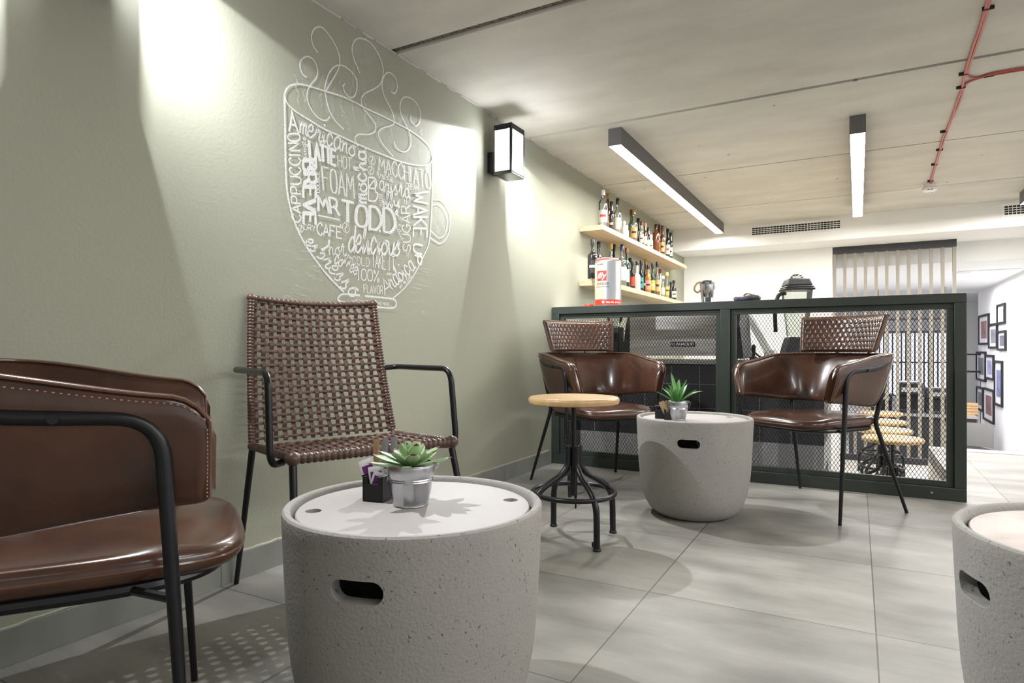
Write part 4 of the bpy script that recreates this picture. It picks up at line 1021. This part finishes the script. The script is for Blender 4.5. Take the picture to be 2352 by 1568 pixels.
put_text('ESPRESSO', .024, None, 'ink', t, 'lettering', .0, 0, .0003, (rC+.0016, fa-.45, .155))
put_text('ILLY BLEND', .010, None, 'ink', t, 'lettering', .0003, 0, .0003, (rC+.0016, fa-.6, .305))
put_text('Net Wt. 6.6 lbs', .019, None, 'plastic', t, 'lettering', .0003, 0, .0003, (rC+.0016, fa+.45, .018))
put_text('WHOLE BEAN  ROASTED COFFEE', .0075, None, 'ink', t, 'lettering', 0, 0, .0003, (rC+.0016, fa-.45, .138))
MB().lathe([(0, .012), (.010, .012), (.018, .03), (.016, .03), (.009, .016), (0, .016)], 16, (0, 0, 0)).build('cup_mark', 'plastic', t).matrix_local = Matrix.Translation(((rC-.008)*math.cos(fa-.35), (rC-.008)*math.sin(fa-.35), .004))
q2 = PY(1355, 703, yc+.02)
tag(MB().lathe([(0, 0), (.035, 0), (.036, .016), (.033, .02), (0, .02)], 32).build('can_lid', 'red', None, loc=(q2.x, yc, FH)), 'small red plastic lid beside the coffee can on the ledge', 'lid')

# ice bucket, cloth on the ledge
q = PY(1624.5, 692, FY+.09)
t = thing('steel_bucket', 'small polished steel bucket with tan strap standing on the ledge', 'bucket', (q.x, FY+.09, FH))
MB().lathe([(0, .002), (.036, 0), (.040, .004), (.050, .12), (.052, .138), (.0535, .14), (.0525, .142), (.050, .138), (.047, .118), (.038, .008), (0, .006)], 40).build('body', 'chrome', t)
MB().tube([(.050+.004*math.cos(a*PI/8)*0+.012*math.sin(a*PI/8)*0+.002, .014*math.cos(a*PI/8), .105+.014*math.sin(a*PI/8)) for a in range(16)], .002, 6, True).build('ring_handle', 'chrome', t)
MB().tube(smooth([(-.03, 0, .145), (-.06, -.01, .142), (-.082, -.012, .118), (-.085, -.01, .09), (-.065, 0, .075), (-.046, .0, .09)], 6), 1, 6, flat=(.002, .006)).build('strap', 'tan', t)
m = MB()
for k in range(7):
    a = k*.9; m.tube(smooth([(.02*math.cos(a), .02*math.sin(a), .12), (.03*math.cos(a), .03*math.sin(a), .146), (.012*math.cos(a+1), .012*math.sin(a+1), .15), (0, 0, .13)], 4), .006, 8)
m.build('contents', 'cloth', t)
q = PY(1716, 690, FY+.10)
t = thing('folded_cloth', 'folded dark grey cloth bundle lying on the ledge', 'cloth', (q.x, FY+.10, FH))
def cloth(u, v):
    a = 2*PI*u; b_ = PI*v; x = .088*math.copysign(abs(math.cos(a))**.7, math.cos(a))*math.sin(b_)**.5; y = .055*math.sin(a)*math.sin(b_)**.5
    z = .019-.019*math.cos(b_)+.004*math.sin(9*a+3*v)*math.sin(b_)+.006*math.sin(x*40)*v; return Vector((x, y, max(0, z)))
MB().grid(cloth, 48, 16, True, False).build('cloth_body', 'cloth', t, auto=False)
MB().tube(smooth([(-.02, -.02, .038), (.0, -.02, .052), (.03, -.018, .045), (.075, -.01, .034)], 5), 1, 6, flat=(.018, .004)).build('tan_strap', 'tan', t)

# ------------------------------------------------------------------ counter, espresso machine, grinder, blender behind the mesh
CYF = 4.80
CTZ = .80
o = MB().box(WX+.002, -.18, CYF-.02, 5.45, CTZ-.03, CTZ).build('worktop', 'steel'); tag(o, 'steel worktop running behind the mesh screen', 'worktop')
t = thing('bar_counter', 'charcoal panelled bar counter with pale lower strip behind the mesh screen', 'counter', (-1.13, CYF, LOW))
MB().box(-.945, .93, .0, .62, .68, CTZ-.032-LOW).build('upper_panel', 'dark_panel', t)
MB().box(-.945, .93, -.005, .62, .50, .679).build('lower_strip', 'grey_panel', t)
MB().box(-.945, .93, .03, .62, 0, .499).build('plinth', 'dark_panel', t)
g = MB()
for i in range(1, 9): x = -.945+1.875*i/9; g.box(x-.0015, x+.0015, -.003, -.0005, .68, CTZ-.05-LOW)
for z in (.9, 1.08): g.box(-.945, .93, -.003, -.0005, z-.0015, z+.0015)
g.build('panel_joints', 'grey_panel', t)
t = thing('side_counter', 'white side counter running back along the bar stools', 'counter', (-.33, 6.9, LOW))
MB().box(-.3, .15, -1.4, 1.4, 0, 1.06).build('body', 'white', t)
MB().box(-.32, .17, -1.43, 1.42, 1.062, 1.10).build('top', 'pine', t)

xm0 = PY(1437, 720, 4.92).x; xm1 = PY(1700, 720, 4.92).x
t = thing('espresso_machine', 'wide brushed steel espresso machine with a black name plate, seen from behind', 'coffee machine', ((xm0+xm1)/2, 4.92, CTZ)); hw = (xm1-xm0)/2
zt = PY(1560, 722, 4.92).z-CTZ
prof_ = [(0, .0), (0, zt-.05)]+[(.05-.05*math.cos(a*PI/12), zt-.05+.05*math.sin(a*PI/12)) for a in range(1, 7)]+[(.42, zt), (.42, 0)]
vs = [Vector((x, y, z+.03)) for x in (-hw+.035, hw-.035) for y, z in prof_]; n = len(prof_)
MB().add(vs, [tuple(range(n)), tuple(range(n, 2*n))[::-1]]+[(i, (i+1) % n, n+(i+1) % n, n+i) for i in range(n)]).build('body', 'steel', t)
for s_ in (-1, 1):
    x0 = s_*(hw-.034)
    vs = []
    for x, sc_ in ((x0, 0), (x0+s_*.03, .02)):
        vs += [Vector((x+s_*(.03 if z < .1 else 0)*(1 if sc_ else 0), y, z+.01)) for y, z in ((-.01, 0), (-.01, zt*.75), (.05, zt+.02-sc_), (.44, zt+.02-sc_), (.44, 0))]
    MB().add(vs, [(0, 1, 2, 3, 4), (9, 8, 7, 6, 5)]+[(i, (i+1) % 5, 5+(i+1) % 5, 5+i) for i in range(5)], False).build('side_panel', 'matt', t)
q = PY(1568, 790, 4.915)
pl = MB().box(-.093, .093, -.006, -.0005, -.019, .019).build('name_plate', 'matt', t); pl.location = (q.x-(xm0+xm1)/2, 0, q.z-CTZ)
put_text('RANCILIO', .030, Matrix.Translation((.018, -.0068, -.010)) @ UPR, 'plastic', pl, 'lettering', .0006)
MB().tube([(-.078+.008*math.cos(a*PI/6), -.0075, .003+.008*math.sin(a*PI/6)) for a in range(10)], .0016, 5).tube([(-.066+.009*math.cos(a*PI/6), -.0075, -.003+.009*math.sin(a*PI/6)) for a in range(12)], .0016, 5, True).build('logo', 'plastic', pl)
for x in (-hw+.08, hw-.08): MB().lathe([(.02, 0), (.02, .03)], 12, (x, .1, 0)).build('foot', 'matt', t)
# grinder to the left of the machine
q = PY(1412, 780, 5.0)
t = thing('coffee_grinder', 'black coffee grinder with bean hopper left of the espresso machine', 'coffee grinder', (q.x, 5.0, CTZ))
MB().box(-.07, .07, -.09, .10, 0, .05).box(-.055, .055, -.06, .08, .05, .27).build('body', 'matt', t, bevel=.012)
MB().lathe([(.04, .27), (.045, .285), (.08, .37), (.082, .385), (.0, .39)], 24).build('hopper', 'clear', t)
MB().tube([(0, -.07, .2), (0, -.13, .18)], .012, 10).build('spout', 'chrome', t)
# white angled splash panel and portafilter rack right of the machine
q0 = PY(1716, 718, 5.37); q1 = PY(1774, 822, 5.37)
t = thing('steel_jug_stand', 'white slanting panel right of the espresso machine behind the mesh', 'panel', (q0.x, 5.37, CTZ))
dx = q1.x-q0.x; hz = q0.z-CTZ
MB().add([Vector(v) for v in ((-.035, 0, hz), (.035, 0, hz), (dx+.035, 0, 0), (dx-.035, 0, 0), (-.035, .05, hz), (.035, .05, hz), (dx+.035, .05, 0), (dx-.035, .05, 0))], [(0, 3, 2, 1), (4, 5, 6, 7), (0, 1, 5, 4), (1, 2, 6, 5), (2, 3, 7, 6), (3, 0, 4, 7)], False).build('panel', 'plastic', t, bevel=.004)
t.name = 'slanted_panel'
q = PY(1731, 812, 4.95)
t = thing('tamper', 'black handled coffee tool standing right of the espresso machine', 'tool', (q.x, 4.95, CTZ))
MB().lathe([(.028, 0), (.03, .004), (.03, .02), (.012, .03), (.010, .05), (.015, .075), (.015, .10), (.008, .115), (0, .117)], 20).build('handle', 'matt', t)
MB().tube([(.0, 0, .06), (.04, -.02, .03), (.07, -.03, .012)], .008, 8).build('lever', 'matt', t)
# blender
q = PY(1830, 780, 5.0); xb_ = q.x
t = thing('blender', 'countertop blender with clear jug and black lid rising above the screen', 'blender', (xb_, 5.0, CTZ), .35)
zs = lambda py: PY(1830, py, 5.0).z-CTZ
m = MB(); h0 = .17
m.prism([(-.10, -.10), (.10, -.10), (.10, .10), (-.10, .10)], 0, .04).build('base', 'matt', t, bevel=.012)
MB().add([Vector(v) for v in ((-.10, -.10, .04), (.10, -.10, .04), (.10, .10, .04), (-.10, .10, .04), (-.07, -.07, h0), (.07, -.07, h0), (.07, .07, h0), (-.07, .07, h0))], [(0, 1, 5, 4), (1, 2, 6, 5), (2, 3, 7, 6), (3, 0, 4, 7), (4, 5, 6, 7), (0, 3, 2, 1)], False).build('motor_housing', 'dark_panel', t, bevel=.012)
MB().box(-.045, .045, -.103, -.088, .06, .10, Matrix.Rotation(-.2, 4, 'X')).build('display', 'grey_panel', t)
zt = zs(667); j0 = h0+.005
def jug(u, v):
    a = 2*PI*u; k = v; r = .062+.034*k; ca, sa = math.cos(a), math.sin(a); e_ = .45
    rib = 1-.03*(abs(math.sin(2*a)) > .9)
    return Vector((r*math.copysign(abs(ca)**e_, ca)*rib, r*math.copysign(abs(sa)**e_, sa)*rib, j0+(zt-j0)*v))
MB().grid(jug, 48, 12, True).build('jug', 'clear', t, auto=False)
MB().box(-.10, .10, -.10, .10, zt-.002, zt+.014).box(-.094, .094, -.094, .094, zt+.016, zt+.028).build('lid_flange', 'matt', t, bevel=.006)
MB().add([Vector(v) for v in ((-.09, -.09, zt+.03), (.09, -.09, zt+.03), (.09, .09, zt+.03), (-.09, .09, zt+.03), (-.07, -.07, zt+.085), (.07, -.07, zt+.085), (.07, .07, zt+.085), (-.07, .07, zt+.085))], [(0, 1, 5, 4), (1, 2, 6, 5), (2, 3, 7, 6), (3, 0, 4, 7), (4, 5, 6, 7), (0, 3, 2, 1)], False).build('lid', 'dark_panel', t, bevel=.012)
MB().lathe([(.042, zt+.086), (.042, zt+.10), (.032, zt+.112), (.015, zt+.118), (0, zt+.119)], 24).build('lid_plug', 'clear', t)
MB().tube(fillet([(-.08, -.02, zt-.02), (-.135, -.025, zt-.028), (-.158, -.028, zt-.15), (-.15, -.02, j0+.03)], {1: .03, 2: .04}), .014, 10).build('handle', 'matt', t)
# cups and jugs on the worktop behind the mesh
for k, (px, h_, r_) in enumerate(((1765, .06, .032), (1776, .075, .03), (1880, .10, .035), (1900, .12, .03), (1862, .2, .02))):
    q = PY(px, 800, 5.25); o = MB().lathe([(0, 0), (r_*.7, 0), (r_, h_*.3), (r_, h_), (r_-.003, h_), (r_-.004, .01), (0, .008)], 20).build('cup' if k < 2 else 'steel_jug', 'plastic' if k < 2 else 'steel', None, loc=(q.x, 5.25, CTZ))
    tag(o, ['small white cup right of the slanting panel behind the mesh', 'white cup beside the blender base behind the mesh', 'steel jug right of the blender behind the armchair headrest', 'taller steel jug at the end of the worktop', 'slim steel canister at the end of the worktop'][k], 'cup' if k < 2 else 'jug')

# ------------------------------------------------------------------ far room behind the slatted screen
YW = 13.2
def boxpx(name, px0, px1, py0, py1, Y, dep, material, label, cat, group=None, bevel=.01):
    a = PY(px0, py1, Y); c = PY(px1, py0, Y)
    o = MB().box(-(c.x-a.x)/2, (c.x-a.x)/2, 0, dep, 0, c.z-a.z).build(name, material, None, bevel, ((a.x+c.x)/2, Y, a.z)); return tag(o, label, cat, group) if label else o
wa = PY(2000, 905, YW); wb = PY(2196, 760, YW)
wn = struct(MB().box(wa.x, wb.x, YW, YW+.02, wa.z, wb.z).build('window_1', 'lilac'))
t = thing('window_grille', 'black grille of thin upright bars before the bright far window', 'grille', ((wa.x+wb.x)/2, YW-.08, wa.z)); hw = (wb.x-wa.x)/2
zh = wb.z-wa.z
for z in (0, zh*.52, zh): MB().box(-hw, hw, -.015, .015, z-.012, z+.012).build('rail', 'matt', t)
for i in range(20):
    x = -hw+2*hw*i/19; MB().box(x-.012, x+.012, -.012, .012, .012, zh*.52-.012).build('bar', 'matt', t); MB().box(x-.012, x+.012, -.012, .012, zh*.52+.012, zh-.012).build('bar', 'matt', t)
o = boxpx('back_counter', 1990, 2160, 946, 1036, 11.9, .6, 'dark_panel', None, None)
a = PY(1950, 945, 11.6); c = PY(2243, 945, 11.6)
t = thing('service_counter', 'long charcoal service counter in the far room', 'counter', ((a.x+c.x)/2, 11.6, LOW2)); hw = (c.x-a.x)/2
MB().box(-hw, hw, 0, .7, 0, a.z-LOW2-.03).build('body', 'dark_panel', t); MB().box(-hw-.02, hw+.02, -.03, .72, a.z-LOW2-.03, a.z-LOW2).build('top', 'steel', t)
bpy.data.objects.remove(o)
CT2 = a.z
for k, (p0_, p1_, yt, mt_, nm, lb) in enumerate([(2062, 2120, 880, 'matt', 'coffee_machine', 'black coffee machine on the far service counter seen through the slats'),
   (2128, 2182, 893, 'dark_panel', 'coffee_machine', 'charcoal coffee machine at the right of the far service counter'), (2002, 2050, 905, 'matt', 'cash_register', 'black cash register on the far service counter')]):
    a = PY(p0_, 940, 11.8); c = PY(p1_, yt, 11.8)
    t = thing(nm, lb, 'coffee machine' if k < 2 else 'cash register', ((a.x+c.x)/2, 11.8, CT2)); hw = (c.x-a.x)/2; hz = c.z-CT2
    MB().box(-hw, hw, 0, .4, hz*.62, hz).box(-hw, hw, .18, .4, 0, hz*.62).box(-hw, hw, 0, .4, 0, hz*.12).build('body', mt_, t, bevel=.01)
    MB().box(-hw*.7, hw*.7, -.008, -.001, hz*.7, hz*.85).build('control_panel', 'steel', t)
    MB().tube([(-hw*.8, -.03, hz*1.05), (hw*.8, -.03, hz*1.05)], .01, 8).build('rail', 'chrome', t)
# hanging dark rails above the grille
a = PY(1998, 737, 12.4); c = PY(2190, 731, 12.4); z2_ = PY(1998, 766, 12.4).z
t = thing('hanging_rail', 'pair of black rails hung across the far room above the window', 'rail', ((a.x+c.x)/2, 12.4, z2_), 0)
for z in (0, a.z-z2_): MB().box(-(c.x-a.x)/2, (c.x-a.x)/2, -.02, .02, z, z+.035).build('bar', 'matt', t)
for s_ in (-.8, .8): MB().box(s_*(c.x-a.x)/2-.008, s_*(c.x-a.x)/2+.008, .021, .037, 0, 1.9-z2_).build('hanger', 'matt', t)
# shelves and chair in the gap right of the screen
t = thing('wall_rack', 'black shelf rack at the far end of the corridor, right of the mesh screen', 'shelf', PY(2232, 960, 13.6) - Vector((0, 0, PY(2232, 960, 13.6).z-LOW2)))
for py in (812, 852):
    z = PY(2232, py, 13.6).z-LOW2; MB().box(-.28, .17, 0, .25, z-.025, z).build('shelf_board', 'matt', t)
for x in (-.26, .15): MB().box(x-.012, x+.012, .1, .14, 0, PY(2232, 812, 13.6).z-LOW2-.026).build('upright', 'matt', t)
q = PY(2230, 892, 12.0)
t = thing('wooden_crate', 'small slatted wooden crate at the far end of the corridor', 'crate', (q.x, 12.0, CT2), .1)
for k in range(4): MB().box(-.09, .09, -.02, .10, .002+k*.045, .040+k*.045).build('slat', 'wood', t)
a = PY(2230, 955, 10.4)
t = thing('tub_chair', 'dark grey ribbed tub chair at the far end of the corridor', 'armchair', (a.x+.02, 10.6, LOW2), .4)
MB().box(-.28, .28, -.26, .26, .35, .47).build('seat', 'dark_panel', t, bevel=.05, seg=4)
MB().grid(lambda u, v: Vector(((.30+.02*math.sin(u*60)*0)*math.cos(PI*u), .30*math.sin(PI*u), .47+.33*v)), 40, 6).build('backrest', 'grey_panel', t)
for x in (-.22, .22):
    for y in (-.2, .2): MB().tube([(x, y, 0), (x*.9, y*.9, .36)], .014, 8).build('leg', 'matt', t)

# framed pictures on the corridor wall (zoom coordinates of the photograph)
pics = [(610, 682, 515, 745, (120, 90, 86), 'large portrait picture frame at the top left of the corridor group'),
 (734, 790, 448, 603, (140, 142, 150), 'topmost small picture frame of the corridor group'),
 (678, 738, 577, 768, (110, 112, 120), 'picture frame between the top left one and the two small right ones'),
 (738, 795, 626, 780, (78, 80, 88), 'small dark picture frame below the topmost one'),
 (594, 660, 762, 985, (84, 88, 98), 'middle row picture frame at the left edge of the corridor wall'),
 (655, 714, 786, 975, (138, 138, 168), 'middle row picture frame with a pale lilac photo'),
 (717, 772, 815, 1160, (96, 100, 132), 'tallest narrow picture frame at the right of the lower rows'),
 (597, 642, 1000, 1180, (88, 92, 96), 'bottom left narrow picture frame of the corridor group'),
 (641, 716, 1008, 1260, (110, 80, 84), 'lowest picture frame with a red figure, bottom of the corridor group')]
for k, (x0, x1, y0, y1, col, lb) in enumerate(pics):
    a0 = PW(2040+x0/2.904, 540+(y0+y1)/2/2.904, 1.90); a1 = PW(2040+x1/2.904, 540+(y0+y1)/2/2.904, 1.90)
    yc_ = (a0.y+a1.y)/2; w_ = abs(a0.y-a1.y)/2*.92
    tt = 1.90/(-SN+CS*((2040+(x0+x1)/2/2.904)-CX)/FP); zc_ = H+(HY-(540+(y0+y1)/2/2.904))/FP*tt; hh = (y1-y0)/2.904/FP*tt/2*.88
    t = thing('picture_frame', lb, 'picture', (1.90, yc_, zc_-hh), 0, 'framed pictures on the corridor wall'); f = .035
    MB().box(-.03, 0, -w_, w_, 0, f).box(-.03, 0, -w_, w_, 2*hh-f, 2*hh).box(-.03, 0, -w_, -w_+f, f, 2*hh-f).box(-.03, 0, w_-f, w_, f, 2*hh-f).build('frame', 'matt', t)
    MB().box(-.012, -.001, -w_+f, w_-f, f, 2*hh-f).build('mount', 'paper', t)
    pm = mat('photo_print', col, .4, noise=(6, tuple(min(255, int(c_*1.5)) for c_ in col), .2))
    iw = (w_-f)*.62; ih = (hh-f)*.66; MB().box(-.016, -.0125, -iw, iw, hh-ih, hh+ih).build('photo', pm, t)
# recessed downlight in the far ceiling
q = P(2275, 621, 1.90)
t = thing('downlight', 'long recessed downlight in the corridor ceiling', 'ceiling light', (q.x, q.y, 1.885))
MB().box(-.35, .30, -.12, .12, .003, .0145).build('trim_plate', 'plastic', t); MB().box(-.20, .05, -.07, .07, 0, .0028).build('lens', 'dlight', t)
